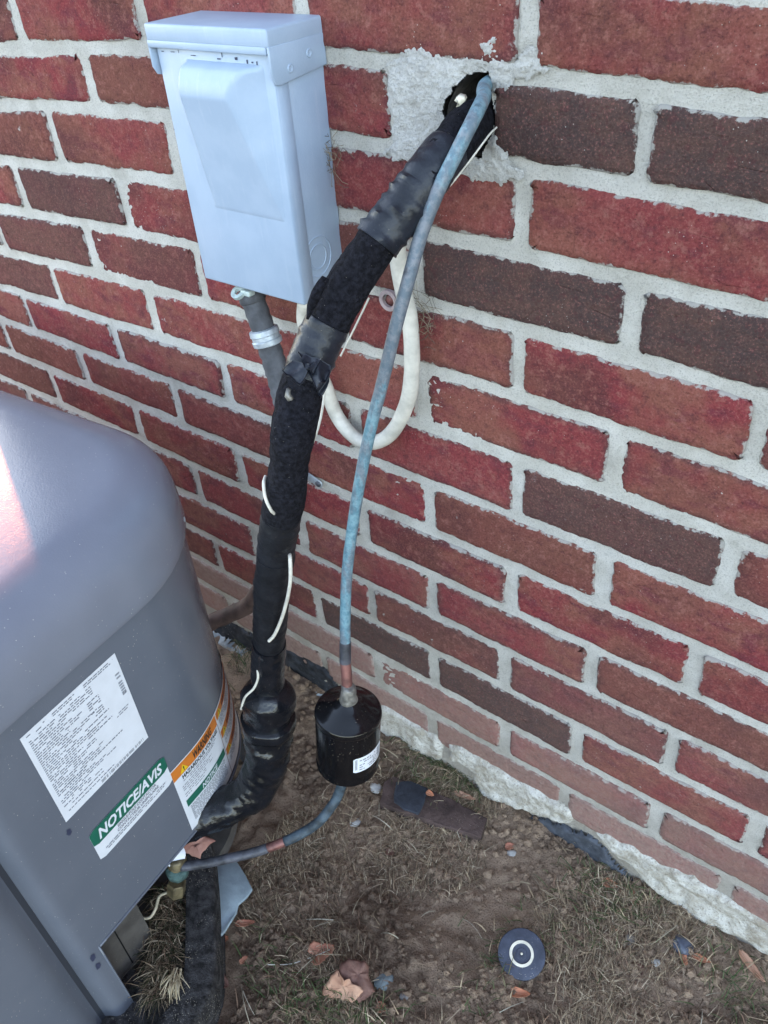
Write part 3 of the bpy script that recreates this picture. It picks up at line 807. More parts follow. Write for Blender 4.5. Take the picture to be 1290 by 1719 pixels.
BK.append(fit_text('HAZARDOUS VOLTAGE', WS0 + .012, WM - .004, .2695, .0088, .0009, off=.0003))
for V, F in BK: mk('lettering', V, F, INK, warn, local=True, smooth=False)
V, F = fit_text('NOTICE', WS0 + .032, WM - .022, .2248, .0105, .0012, shear=.25, off=.0003); mk('white_lettering', V, F, LABELW, warn, local=True, smooth=False)
ink = []
for z, a, b_, f in ((.2655, .012, .075, .95), (.2625, .022, .07, .95), (.2585, .008, .05, .9), (.2550, .008, .06, .9), (.2515, .008, .055, .9), (.2475, .008, .06, .8), (.2440, .008, .045, .9), (.2400, .008, .04, .9)):
    ink += dashes(WS0 + a, WS0 + b_, z, .0012, .0009, rr, f)
z = .2185
while z > .190: ink += dashes(WS0 + .009, WM - .007, z, .0012, .0009, rr, .93); z -= .0026
for z0 in (.2775, .2435, .2095):
    for dz in (-.002, -.005, -.008, -.011, -.014): ink += dashes(WM + .006, WS1 - .008, z0 + dz + .003, .0011, .0009, rr, .85)
V, F = join_geo(ink); mk('small_lettering', V, F, INKG, warn, local=True)['kind'] = 'stuff'
ink = []
for z in (.2775, .2435, .2095):
    V, F = join_geo(dashes(WM + .022, WS1 - .02, z + .0065, .007, .0012, random.Random(3), 1.0)); mk('red_lettering', V, F, INKR, warn, local=True)['kind'] = 'stuff'
ln = srect(WM - .0004, WM + .0004, .1815, .2775, .0010); mk('column_rule', *ln, INKR, warn, local=True)

# ------------------------------------------------------------------ unit pad (black composite) with raised rim
pad = thing('equipment_pad', 'black composite pad with raised rim under the grey unit', 'pad', (-.45, -.5, 0))
rim_c = [(-.150, -1.00), (-.147, -.70), (-.146, -.52), (-.146, -.465), (-.150, -.444), (-.162, -.425), (-.20, -.388), (-.252, -.342), (-.30, -.31), (-.40, -.27)]
path = catmull([Vector((x, y, .020)) for x, y in rim_c], .008)
V, F = [], []
sect = [(-.012, -.03), (-.012, .033), (-.0112, .0350), (-.0090, .0358), (-.002, .0352), (.006, .0358), (.0150, .0356), (.0205, .0352), (.0236, .0340), (.0250, .0310), (.0258, .020), (.0262, -.03)]
for i, p in enumerate(path):
    T = (path[min(i + 1, len(path) - 1)] - path[max(i - 1, 0)]).normalized(); N = Vector((T.y, -T.x, 0))
    for a, b_ in sect:
        q = p + N * a + Vector((0, 0, b_)); j = .0005 * noise.noise(q * 90) + .0002 * noise.noise(q * 260); V.append((q.x + N.x * j, q.y + N.y * j, q.z + j))
n = len(sect)
for i in range(len(path) - 1):
    for j in range(n - 1): F.append((i * n + j, i * n + j + 1, (i + 1) * n + j + 1, (i + 1) * n + j))
F.append(tuple(range(n))); F.append(tuple((len(path) - 1) * n + j for j in range(n))[::-1])
sharp(mk('rim', V, F, RUBBER, pad), 50)
poly = [Vector((x - .02, y, 0)) for x, y in rim_c] + [Vector((-1.02, -.16, 0)), Vector((-1.02, -1.0, 0))]
V, F = prism_geo([p + Vector((0, 0, -.02)) for p in poly], (0, 0, .030)); mk('slab', V, F, RUBBER, pad, smooth=False)
V, F = prism_geo([Vector(q) for q in ((-.150, -1.0, .0325), (-.150, -.50, .0325), (-.158, -.462, .0325), (-.32, -.462, .0325), (-.32, -1.0, .0325))], (0, 0, -.03)); mk('pad_top', V, F, RUBBER, pad, smooth=False)
V, F = prism_geo([at_z(x, y, .0335) for x, y in [(312, 1560), (296, 1610), (282, 1660), (262, 1722), (225, 1830), (335, 1830), (332, 1700), (326, 1650)]], (0, 0, -.05)); bev(mk('corner_plate', V, F, RUBBER, pad, smooth=False), .002)

# ------------------------------------------------------------------ disconnect box on the wall
bx = thing('disconnect_box', 'pale blue grey metal electrical disconnect box with hinged lid', 'electrical box', (-.262, 0, .74))
X0, X1, DB = -.331, -.1915, .0625
V, F = box_geo(X0 + .002, X1, -DB, .0, .7365, .950); body = bev(mk('body', V, F, BOXP, bx, smooth=False), .0022)
# lid: a folded cap with its own front lip and side flaps
def sheet(name, poly, off, parent, w=.0012, mat=BOXP):
    V, F = prism_geo(poly, off); return bev(mk(name, V, F, mat, parent, smooth=False), w)
LZ = .9655
V, F = box_geo(X0 - .003, X1 + .0028, -DB - .0045, .001, .9515, LZ)
lid = bev(mk('lid', V, F, BOXP, bx, smooth=False), .0022, 3)
V, F = box_geo(X0 - .0028, X1 - .0005, -DB - .0047, -DB - .0012, .9470, .9530); bev(mk('lid_lip', V, F, BOXP, lid, smooth=False), .001)
for sx_, x in ((1, X1 + .0007), (-1, X0 - .0032)):
    poly = [Vector((x, y, z)) for y, z in ((-DB - .0042, .953), (-DB - .0042, .932), (-DB - .0005, .9255), (-DB + .004, .9245), (.0, .9295), (.0, .953))]
    sheet('side_flap', poly, (.0024, 0, 0), lid, .0006)
for y, z in ((-.045, .9345), (-.021, .9415)):
    V, F = lathe_geo((X1 + .0030, y, z), (1, 0, 0), [(-.001, .0034), (.0006, .0034), (.0011, .0026), (.0002, .0014), (-.0002, .0004)], 16); mk('rivet', V, F, BOXP, lid)
# embossed pull on the front cover: deep at the top right, fading to the bottom
hx0, hx1, hz0, hz1 = -.2925, -.2005, .8135, .9395
NXg, NZg = 60, 70; V, F = [], []
for j in range(NZg + 1):
    for i in range(NXg + 1):
        a, b_ = i / NXg, j / NZg       # a: left to right, b: bottom to top
        x = hx0 + (hx1 - hx0) * a; z = hz0 + (hz1 - hz0) * b_
        df = b_ / .80 if b_ < .8 else math.sqrt(max(0, 1 - ((b_ - .8) / .2) ** 2))
        fl_ = min(1, (1 - a) / max(.34 * df, .02)); fl_ = fl_ * fl_ * (3 - 2 * fl_) * .5 + fl_ * .5
        lf_ = min(1, a / .035)
        h = .0175 * df * fl_ * lf_
        edge = min(1, min(a, 1 - a, b_, 1 - b_) / .03)
        V.append((x, -DB - .0003 - h * edge + (.0006 if edge < .001 else 0), z))
for j in range(NZg):
    for i in range(NXg): F.append((j * (NXg + 1) + i, j * (NXg + 1) + i + 1, (j + 1) * (NXg + 1) + i + 1, (j + 1) * (NXg + 1) + i))
mk('embossed_pull', V, F, BOXP, bx)
# seam of the removable front and the knockouts on the right side
V, F = box_geo(X1 + .0001, X1 + .0007, -DB + .0012, -DB + .0155, .739, .926); bev(mk('front_flange', V, F, BOXP, bx, smooth=False), .0003, 1)
def ringgeo(c, d, r0, r1, h, n=28):
    return lathe_geo(c, d, [(-.0005, r1), (h, r1), (h, r0), (-.0005, r0)], n)
for rr0 in (.0115, .0185):
    V, F = ringgeo((X1, -.036, .775), (1, 0, 0), rr0 - .0006, rr0 + .0006, .0006); F = F[:-2]; mk('knockout', V, F, BOXP, bx)
pen = []
for (x, z, w, h) in ((-.300, .9385, .0006, .006), (-.247, .9378, .0009, .006), (-.253, .9360, .004, .001), (-.232, .9366, .003, .0022), (-.219, .9346, .0016, .003), (-.2135, .9352, .0022, .0012), (-.208, .934, .0012, .003), (-.285, .9372, .006, .0007), (-.322, .9386, .003, .0007), (-.310, .9388, .005, .0006)):
    pen.append(([(x, -DB - .0004, z + .005), (x + w, -DB - .0004, z + .005), (x + w * 1.1, -DB - .0004, z + .005 + h), (x, -DB - .0004, z + .005 + h * .9)], [(0, 1, 2, 3)]))
V, F = join_geo(pen); mk('pen_marks', V, F, BLUEDARK, bx, smooth=False)['kind'] = 'stuff'

# conduit whip from the box, passing behind the insulated line to the unit
cd = thing('conduit', 'grey brown flexible conduit from the disconnect box down behind the black pipe', 'conduit', (-.29, -.05, .73))
pc = [at_y(421, 492, -.040), at_y(440, 545, -.041), at_y(458, 600, -.043), at_y(472, 650, -.046), at_y(486, 715, -.05), at_y(487, 800, -.055), at_y(462, 930, -.062), at_y(425, 1008, -.07), at_y(385, 1032, -.085), at_y(345, 1052, -.11), Vector((-.50, -.19, .13))]
tube('upper_hose', pc[:6], .0125, CONDUIT, cd, .004, 20, wob=lambda p, a, t: .0006 * math.sin(t * 210) + .0009 * noise.noise(p * 160))
tube('lower_hose', pc[5:], .0120, CONDUITB, cd, .004, 20, wob=lambda p, a, t: .0005 * noise.noise(p * 120))
ax = (pc[2] - pc[1]).normalized()
V, F = lathe_geo(pc[1] + ax * .004, ax, [(0, .0138), (.001, .0158), (.006, .0162), (.007, .0150), (.011, .0150), (.012, .0162), (.017, .0158), (.018, .0138)], 24)
sharp(mk('clamp_collar', V, F, GALV, cd), 40)
ax0 = (pc[1] - pc[0]).normalized()
V, F = lathe_geo(pc[0] - ax0 * .004, ax0, [(0, .0128), (.006, .0140), (.012, .0142), (.013, .0128)], 24); mk('fitting', V, F, CONDUIT, cd)
lc = pc[0] + Vector((-.003, -.013, .004))
V, F = ringgeo(lc, Vector((.05, -.55, .84)), .0034, .0078, .003, 20); F = F[:-2]
# close ring ends
sharp(mk('lug', V, F, LUG, cd), 40)
V, F = box_geo(lc.x + .004, lc.x + .016, lc.y - .001, lc.y + .008, lc.z - .001, lc.z + .005); bev(mk('lug_arm', V, F, LUG, cd, smooth=False), .0012)

# ------------------------------------------------------------------ insulated suction line
PIPE = [(Vector((-.048, .10, .890)), .0155), (at_d(800, 203, .640), .0162), (at_d(765, 240, .614), .0166), (at_d(727, 285, .608), .0166), (at_d(688, 338, .611), .0160), (at_d(645, 390, .616), .0158), (at_d(605, 450, .622), .0166), (at_d(568, 510, .631), .0168), (at_d(536, 573, .640), .0166), (at_d(511, 640, .646), .0166), (at_d(500, 685, .65), .0172), (at_d(491, 735, .655), .0180), (at_d(479, 830, .70), .0170), (at_d(467, 900, .745), .0170), (at_d(458, 980, .80), .0170), (at_d(453, 1060, .86), .0165), (at_d(450, 1130, .905), .0168), (at_d(450, 1185, .935), .0170), (at_d(450, 1245, .963), .0170), (at_d(444, 1292, .984), .017), (at_d(418, 1332, .997), .017), (at_d(358, 1364, 1.0), .017), (at_d(290, 1392, 1.0), .017)]
pp = catmull([p for p, r in PIPE], .003)
# radius by nearest control point
def prad(p):
    best = sorted(((p - q).length, r) for q, r in PIPE)[:2]
    (d0, r0), (d1, r1) = best; return (r0 * d1 + r1 * d0) / (d0 + d1 + 1e-9)
def idx_at(py):
    """index on the centre line seen at that height of the photograph"""
    best, bi = 1e9, 0
    for i, p in enumerate(pp):
        v = p - CAM; zc = v.dot(f_); y = 859.5 + FPX * v.dot(d_) / zc
        x = 645 + FPX * v.dot(r_) / zc
        if p.y < .01 and abs(y - py) < best: best = abs(y - py); bi = i
    return bi
line = thing('insulated_pipe', 'thick black foam insulated refrigerant pipe coming out of the wall hole', 'pipe', (-.05, -.03, .9))
def pipe_part(name, i0, i1, mat, extra=0.0, wob=None, n=26, parent=None):
    sub = pp[max(0, i0):i1 + 1]
    m = len(sub)
    return sharp(mk(name, *tube_geo(sub, lambda t: prad(sub[min(m - 1, int(t * (m - 1)))]) + extra, n, True, wob), mat, parent or line), 55)
foamw = lambda p, a, t: .0016 * noise.noise(p * 42) + .0008 * noise.noise(p * 110) + .0006 * noise.noise(p * 300)
tapew = lambda p, a, t: .0011 * noise.noise(p * 48) + .0010 * noise.noise(Vector((p.x, p.y, p.z * 4)) * 90)
i_a, i_b, i_c, i_d = idx_at(255), idx_at(330), idx_at(333), idx_at(405)
pipe_part('foam_sleeve', 0, idx_at(300), FOAM, .0, foamw)
def ridgew(amp, freq): return lambda p, a, t: tapew(p, a, t) + amp * max(0, math.sin(t * freq + a * 1.0)) ** 6
pipe_part('tape_band', i_a, i_b, TAPE, .0012, ridgew(.0014, 22))
pipe_part('tape_band', i_b - 3, i_d, TAPE, .0019, ridgew(.0022, 30))
pipe_part('foam_sleeve', i_d - 3, idx_at(560), FOAM, .0, foamw)
pipe_part('tape_band', idx_at(540), idx_at(632), TAPE, .0010, ridgew(.0016, 26))
pipe_part('foam_sleeve', idx_at(620), idx_at(865), FOAM, .0, lambda p, a, t: foamw(p, a, t) + .0012 * math.sin(t * 9))
pipe_part('tape_wrap', idx_at(862), idx_at(935), TAPE2, .0002, ridgew(.0010, 30))
pipe_part('tape_wrap', idx_at(928), idx_at(1085), TAPE2, .0006, ridgew(.0007, 60))
pipe_part('tape_wrap', idx_at(1080), idx_at(1215), PLAST, .0014, lambda p, a, t: .0020 * noise.noise(p * 55) + .001 * noise.noise(p * 160))
# plastic boot with a flared top, bending under the unit
i0 = idx_at(1150); sub = pp[i0:]
m = len(sub)
def bootr(t):
    k_ = t * (m - 1) * .003      # metres from the top of the boot
    r = .0178 + .0122 * min(1, max(0, (k_ - .001) / .014)) ** .6
    return r - .004 * min(1, max(0, (k_ - .030) / .02)) + .0015 * math.exp(-((k_ - .085) / .012) ** 2) - .003 * min(1, max(0, (k_ - .12) / .05))
bootw = lambda p, a, t: .0030 * noise.noise(p * 34) + .0018 * noise.noise(p * 90) + .0022 * abs(noise.noise(Vector((p.x, p.y, p.z * 2.6)) * 52)) + .0012 * max(0, math.sin(t * 60 + a * 1.5)) ** 4
V, F = tube_geo(sub, bootr, 40, True, bootw)
boot = mk('plastic_boot', V, F, PLAST, line)
ci = idx_at(1205); cs_ = pp[ci:ci + 6]
V, F = tube_geo(cs_, lambda t: .0305 + .0015 * math.sin(PI * t), 40, True, lambda p, a, t: .0018 * noise.noise(p * 60) + .001 * math.sin(a * 5)); mk('boot_fold', V, F, PLAST, boot)
# torn flap of foam and the crumpled tape bow
fl = [at_d(546, 466, .606), at_d(533, 492, .606), at_d(523, 515, .609), at_d(516, 536, .612)]
V, F = tube_geo(catmull(fl, .003), lambda t: .0030 * math.sin(PI * min(1, t * .8 + .2)) + .0010, 10, True, lambda p, a, t: .0012 * noise.noise(p * 120)); mk('foam_flap', V, F, FOAM, line)
def flap(name, pix, seed, thick=.0012, cr=.004):
    """crumpled piece of tape spanned by four corner points"""
    P = [at_d(*q) for q in pix]; N1, N2 = 14, 10; V, F = [], []
    nrm = (P[1] - P[0]).cross(P[3] - P[0]).normalized()
    if nrm.dot(CAM - P[0]) < 0: nrm = -nrm
    for sgn in (0, 1):
        for j in range(N2 + 1):
            for i in range(N1 + 1):
                a, b_ = i / N1, j / N2
                p = P[0].lerp(P[1], a).lerp(P[3].lerp(P[2], a), b_)
                w = math.sin(a * 9 + b_ * 3 + seed) * cr * (.3 + b_) + cr * noise.noise(p * 110 + Vector((seed, 0, 0)))
                V.append(p + nrm * (w - sgn * thick))
    m = (N1 + 1) * (N2 + 1)
    for sgn in (0, 1):
        for j in range(N2):
            for i in range(N1):
                q = (j * (N1 + 1) + i, j * (N1 + 1) + i + 1, (j + 1) * (N1 + 1) + i + 1, (j + 1) * (N1 + 1) + i)
                F.append(tuple(x + sgn * m for x in (q if sgn == 0 else q[::-1])))
    bd = [i for i in range(N1 + 1)] + [j * (N1 + 1) + N1 for j in range(1, N2 + 1)] + [N2 * (N1 + 1) + i for i in range(N1 - 1, -1, -1)] + [j * (N1 + 1) for j in range(N2 - 1, 0, -1)]
    for a, b_ in zip(bd, bd[1:] + bd[:1]): F.append((a, b_, b_ + m, a + m))
    return mk(name, V, F, TAPE, line)
flap('tape_flap', [(492, 604, .619), (522, 612, .614), (504, 646, .612), (474, 622, .616)], 0.4, cr=.0013)
flap('tape_flap', [(500, 590, .620), (556, 612, .618), (554, 632, .612), (532, 650, .608)], 2.0, cr=.0018)
flap('tape_flap', [(556, 612, .630), (553, 640, .632), (540, 670, .634), (531, 652, .628)], 4.0, cr=.0016)
flap('tape_flap', [(505, 592, .621), (540, 603, .616), (525, 628, .611), (508, 612, .613)], 5.0, cr=.0016)
for pix, s_ in ((((778, 165), (770, 163), (763, 169), (768, 173), (766, 180), (772, 178), (781, 170)), .586),):
    poly = [at_d(x, y, s_) for x, y in pix]; V, F = prism_geo(poly, (0, .003, .002)); mk('caulk_smear', V, F, simple('caulk', (.6, .56, .45), .7), line)
poly = [at_d(x, y, .629) for x, y in ((481, 652), (487, 655), (485, 663), (490, 672), (484, 674), (478, 666))]; V, F = prism_geo(poly, (.0, .003, 0)); mk('paint_fleck', V, F, SOLDER, line)
poly = [at_d(x, y, .868) for x, y in ((452, 1098), (462, 1098), (468, 1104), (458, 1112), (448, 1114), (442, 1110), (450, 1106))]; V, F = prism_geo(poly, (.0, .003, 0)); mk('paint_fleck', V, F, SOLDER, line)

# white control wire threaded under the tape and showing in places
wr = thing('control_wire', 'thin white control wire wound around the taped black pipe', 'wire', (-.1, -.2, .6))
def seg(px_list, r=.0017): return [at_d(x, y, t) for x, y, t in px_list], r
for pts_, r in (seg([(834, 214, .615), (822, 226, .605), (795, 262, .60), (764, 302, .605), (750, 318, .612)], .0007),
                seg([(446, 800, .692), (443, 812, .682), (446, 836, .680), (455, 856, .684), (461, 862, .694)], .0014),
                seg([(485, 926, .755), (487.5, 940, .741), (487, 982, .760), (476, 1030, .80), (462, 1064, .828), (452, 1076, .838)], .0018),
                seg([(432, 1106, .885), (433, 1125, .880), (433, 1140, .888), (426, 1156, .896), (412, 1170, .90), (405, 1190, .92)], .0014)):
    tube('wire_length', pts_, r, WIRE, wr, .003, 10)
tube('wire_length', [at_d(620, 500, .67), at_d(596, 550, .68), at_d(572, 598, .69)], .0008, WIRE, wr, .004, 8)
tube('wire_length', [at_d(545, 660, .70), at_d(541, 690, .70), at_d(534, 720, .70), at_d(524, 748, .705)], .0011, WIRE, wr, .004, 8)

# ------------------------------------------------------------------ white cable loop with washer
cb = thing('cable_loop', 'white jacketed cable hanging in a loop against the bricks below the box', 'cable', (-.16, -.02, .55))
yy = -.016
cpts = [at_y(513, 505, -.035), at_y(512, 545, -.032), at_y(532, 610, -.028), at_y(548, 650, -.022), at_y(562, 690, yy), at_y(580, 718, yy), at_y(604, 739, yy), at_y(632, 742, yy), at_y(657, 727, yy), at_y(678, 692, yy), at_y(690, 648, yy), at_y(692, 590, yy), at_y(688, 535, yy), at_y(678, 490, yy - .004), at_y(670, 445, yy - .006), at_y(668, 408, yy - .008), at_y(680, 350, yy - .008), at_y(720, 270, yy - .004), Vector((-.045, .01, .885)), Vector((-.040, .06, .890))]
V, F = tube_geo(catmull(cpts, .004), .0078, 16, True, lambda p, a, t: .0005 * noise.noise(p * 45) + .0009 * abs(math.cos(a)) - .0006)
mk('jacket', V, F, WHITEP, cb)
ws = thing('cable_washer', 'translucent round washer screwed to the bricks beside the copper pipe', 'washer', at_y(655, 503, -.004))
c = at_y(655, 503, -.004)
V, F = ringgeo(c, (0, -1, 0), .0066, .0105, .0035, 28); F = F[:-2]; sharp(mk('ring', V, F, RINGP, ws), 40)
V, F = lathe_geo(c + Vector((0, .003, 0)), (0, -1, 0), [(0, .0052), (.003, .0052), (.0045, .003), (.0047, .001)], 14); mk('screw_head', V, F, simple('rusty_screw', (.14, .05, .045), .5, .5, .4, 200), ws)
# metal strap tab on the wall
st = thing('strap_tab', 'small galvanised strap end screwed to the bricks right of the black pipe', 'strap', at_y(525, 806, -.003))
a = at_y(505, 790, -.006); b_ = at_y(537, 812, -.004); T = (b_ - a).normalized(); N = Vector((T.z, 0, -T.x))
poly = []
for q in (-1, 1):
    poly.append(a + N * .0065 * q)
poly = [a - N * .0062, b_ - N * .0062] + [b_ + T * .005 * math.sin(PI * i / 6) * 1.0 - N * .0062 * math.cos(PI * i / 6) for i in range(1, 6)] + [b_ + N * .0062, a + N * .0062]
V, F = prism_geo(poly, (0, -.0014, 0)); bev(mk('plate', V, F, GALV, st, smooth=False), .0004, 1)
V, F = lathe_geo(b_ - T * .001 + Vector((0, -.0012, 0)), (0, -1, 0), [(0, .0042), (.0016, .0040), (.0022, .0018)], 12); mk('screw', V, F, DARKC, st)

# ------------------------------------------------------------------ copper liquid line and filter drier
cu = thing('copper_pipe', 'thin blue green weathered copper pipe from the wall hole down to the black drier', 'pipe', (-.05, -.1, .7))
CL = [Vector((-.036, .09, .925)), at_d(822, 138, .622), at_d(812, 165, .596), at_d(795, 200, .580), at_d(764, 262, .586), at_d(735, 322, .596), at_d(708, 392, .610), at_d(686, 470, .624), at_d(664, 552, .645), at_d(643, 640, .672), at_d(622, 722, .697), at_d(606, 800, .72), at_d(593, 880, .748), at_d(583, 960, .775), at_d(580, 1030, .798), at_d(580, 1086, .814)]
cw = lambda p, a, t: .0002 * noise.noise(p * 110)
tube('patinated_tube', CL, .0053, COPPER, cu, .004, 18, wob=cw)
cend = CL[-1]; ctop = at_d(585, 1160, .832)
axd = (at_d(584, 1285, .898) - at_d(585, 1190, .842)).normalized()
tube('dark_tube', [CL[-1] + (CL[-2] - CL[-1]).normalized() * .006, at_d(580, 1096, .8165), at_d(580, 1112, .8205)], .0058, DARKC, cu, .003, 16)
tube('bare_tube', [at_d(580, 1110, .820), at_d(582, 1130, .8245), at_d(584, 1165, .833)], .0055, BAREC, cu, .003, 16)
dr = thing('filter_drier', 'glossy black filter drier canister hanging in line below the copper pipe', 'filter drier', (-.065, -.213, .34))
T0 = at_d(585, 1190, .846)
L = .083
prof = [(-.022, .0085), (-.020, .0090), (-.012, .0115), (-.008, .0165), (-.0055, .0205), (-.003, .027), (.001, .0315), (.0035, .0335), (.006, .0347), (.010, .0350), (.0125, .0343), (.016, .0347), (L - .010, .0345), (L - .006, .0340), (L - .003, .0350), (L + .003, .0348), (L + .009, .030), (L + .014, .020), (L + .017, .010), (L + .02, .0075)]
prof = [(-.0145, .0088), (-.0125, .0112), (-.0095, .0145), (-.0085, .0165), (-.0030, .0270), (.0005, .0310), (.0016, .0338), (.0030, .0346), (.0062, .0349), (.0090, .0345), (.0105, .0338), (.0135, .0341), (L - .012, .0341), (L - .008, .0334), (L - .005, .0343), (L + .001, .0340), (L + .007, .0300), (L + .012, .020), (L + .015, .010), (L + .018, .0075)]
lathe('body', T0, axd, prof, DRIER, dr, 56, ang=28)
V, F = lathe_geo(T0, axd, [(-.034, .0060), (-.0325, .0072), (-.026, .0078), (-.020, .0080), (-.0175, .0090), (-.0150, .0094), (-.0125, .0098), (-.0120, .0070)], 24, lambda h, a: .0004 * math.sin(a * 3 + h * 600)); mk('neck', V, F, SOLDER, dr)
# curved label
V, F = [], []
up = Vector((0, 0, 1)) if abs(axd.z) < .9 else Vector((1, 0, 0)); u_ = (up - axd * up.dot(axd)).normalized(); w_ = axd.cross(u_)
tocam = CAM - T0; a0 = math.atan2(tocam.dot(w_), tocam.dot(u_))
sgn = 1 if (r_.dot(-u_ * math.sin(a0) + w_ * math.cos(a0)) > 0) else -1
def on_drier(da, h, o=.0004):
    a = a0 + sgn * da; return T0 + axd * h + (u_ * math.cos(a) + w_ * math.sin(a)) * (.0341 + o)
for i in range(17):
    da = .17 + 1.15 * i / 16; cr = .0035 if i in (0, 16) else 0
    V += [on_drier(da, .038 + cr * .4), on_drier(da, .061 - cr * .4)]
F = [(2 * i, 2 * i + 2, 2 * i + 3, 2 * i + 1) for i in range(16)]
lb = mk('label', V, F, LABELW, dr)
ink = []
rr = random.Random(11)
for j in range(5):
    da = .36
    while da < 1.05:
        w = rr.uniform(.03, .12)
        if rr.random() < .7: ink.append(([on_drier(da, .0415 + j * .0037, .0007), on_drier(da + w, .0415 + j * .0037, .0007), on_drier(da + w, .0430 + j * .0037, .0007), on_drier(da, .0430 + j * .0037, .0007)], [(0, 1, 2, 3)]))
        da += w + .03
for j in range(9):
    if rr.random() < .8: ink.append(([on_drier(.22, .040 + j * .0021, .0007), on_drier(.29, .040 + j * .0021, .0007), on_drier(.29, .0412 + j * .0021, .0007), on_drier(.22, .0412 + j * .0021, .0007)], [(0, 1, 2, 3)]))
for j in range(3): ink.append(([on_drier(1.10 + j * .05, .041, .0007), on_drier(1.12 + j * .05, .041, .0007), on_drier(1.12 + j * .05, .058, .0007), on_drier(1.10 + j * .05, .058, .0007)], [(0, 1, 2, 3)]))
V, F = join_geo(ink); mk('print', V, F, INKG, lb, smooth=False)['kind'] = 'stuff'
B0 = T0 + axd * (L + .012)
lt = thing('copper_stub_pipe', 'low curved dark copper pipe from the drier to the brass valve', 'pipe', B0)
LL = [B0, at_d(569, 1332, .935), at_d(558, 1352, .942), at_d(535, 1380, .950), at_d(505, 1400, .955), at_d(470, 1416, .957), at_d(430, 1430, .960), at_d(385, 1441, .965), at_d(345, 1449, .970), at_d(305, 1455, .972)]
full = catmull(LL, .003); i1 = int(len(full) * .10); i2 = int(len(full) * .53); i3 = int(len(full) * .62)
for nm, a, b2, m, ex in (('bare_tube', 0, i1 + 1, BAREC, 0), ('patinated_tube', i1, i2, STUB, .0002), ('bare_tube', i2 - 1, i3, BAREC, 0), ('dark_tube', i3 - 1, len(full) - 1, DARKC, .0001)):
    V, F = tube_geo(full[a:b2 + 1], .0056 + ex, 16); mk(nm, V, F, m, lt)

# ------------------------------------------------------------------ service valve
sv = thing('service_valve', 'weathered brass service valve with white cap disc at the unit corner', 'valve', at_d(298, 1460, .975))
v0 = at_d(298, 1462, .978)
V, F = lathe_geo(at_d(296, 1438, .972), (at_d(299, 1478, .985) - at_d(296, 1438, .972)), [(0, .0105), (.004, .0120), (.012, .0115), (.020, .0125), (.026, .0105), (.030, .0100)], 20, lambda h, a: .0008 * noise.noise(Vector((a, h * 90, 0)) * 2)); mk('body', V, F, BRASS, sv)
V, F = lathe_geo(at_d(298, 1458, .971), (at_d(299, 1470, .985) - at_d(298, 1458, .971)), [(-.001, .0128), (.004, .0136), (.009, .0132), (.010, .0110)], 18, lambda h, a: .0012 * noise.noise(Vector((a * 2, h * 300, 3)))); mk('corroded_ring', V, F, VERDI, sv)
V, F = lathe_geo(at_d(297, 1480, .985), (at_d(296, 1508, 1.0) - at_d(297, 1480, .985)), [(0, .0100), (.002, .0112), (.020, .0112), (.023, .0090)], 6); sharp(mk('hex_cap', V, F, BRASS, sv), 30)
dc = at_d(293, 1436, .968); dn = (CAM - dc).normalized() * .6 + Vector((.5, -.2, .5))
V, F = lathe_geo(dc, dn, [(-.004, .0130), (.0, .0130), (.0008, .0120)], 24); sharp(mk('cap_disc', V, F, LABELW, sv), 40)
hose = tube('bare_wire', [at_d(222, 1536, 1.0), at_d(240, 1541, 1.0), at_d(252, 1540, 1.0), at_d(262, 1525, 1.0), at_d(268, 1505, 1.0), at_d(283, 1497, .995)], .0019, simple('dirty_wire', (.34, .30, .22), .6, .3, .4, 90), None, .003, 8)
tag(hose, 'short bent white wire poking out under the unit panel', 'wire')

# ------------------------------------------------------------------ slate sheet, buried bar, round cap
sl = [(330, 1446), (372, 1434), (398, 1446), (412, 1468), (424, 1492), (414, 1506), (400, 1518), (397, 1532), (378, 1562), (352, 1592), (340, 1600), (322, 1560)]
poly = [at_z(x, y, .016 + .010 * (1 if x < 380 else 0)) for x, y in sl]
V, F = prism_geo([p for p in poly], (0, 0, -.005)); tag(bev(mk('slate_sheet', V, F, SLATE, None, smooth=False), .001, 1), 'thin blue grey slate sheet leaning against the black pad', 'slate')
bp = thing('buried_bar', 'long dark bar lying half buried in soil near the wall', 'bar', (-.07, -.065, 0))
def slab(name, pix, z, h, mat, parent, seed):
    poly = [at_z(x, y, z) for x, y in pix]; n0 = len(poly); pts_ = []
    for i in range(n0):
        a, b2 = poly[i], poly[(i + 1) % n0]; k0 = max(1, int((b2 - a).length / .006))
        for j in range(k0):
            p = a.lerp(b2, j / k0); q = p * 70 + Vector((seed, 0, 0)); pts_.append(p + Vector((noise.noise(q), noise.noise(q + Vector((5, 0, 0))), .5 * noise.noise(q + Vector((0, 7, 0))))) * .0018)
    V, F = prism_geo(pts_, (0, 0, -h)); return bev(mk(name, V, F, mat, parent, smooth=False), .0016, 2, 40)
slab('purple_body', [(637, 1348), (645, 1312), (659, 1301), (700, 1317), (760, 1341), (818, 1373), (808, 1405), (760, 1391), (700, 1370)], .013, .02, PLATE1, bp, 1.0)
slab('navy_scale', [(664, 1312), (690, 1310), (718, 1322), (714, 1345), (702, 1366), (678, 1358), (662, 1346)], .0155, .006, PLATE2, bp, 3.0)

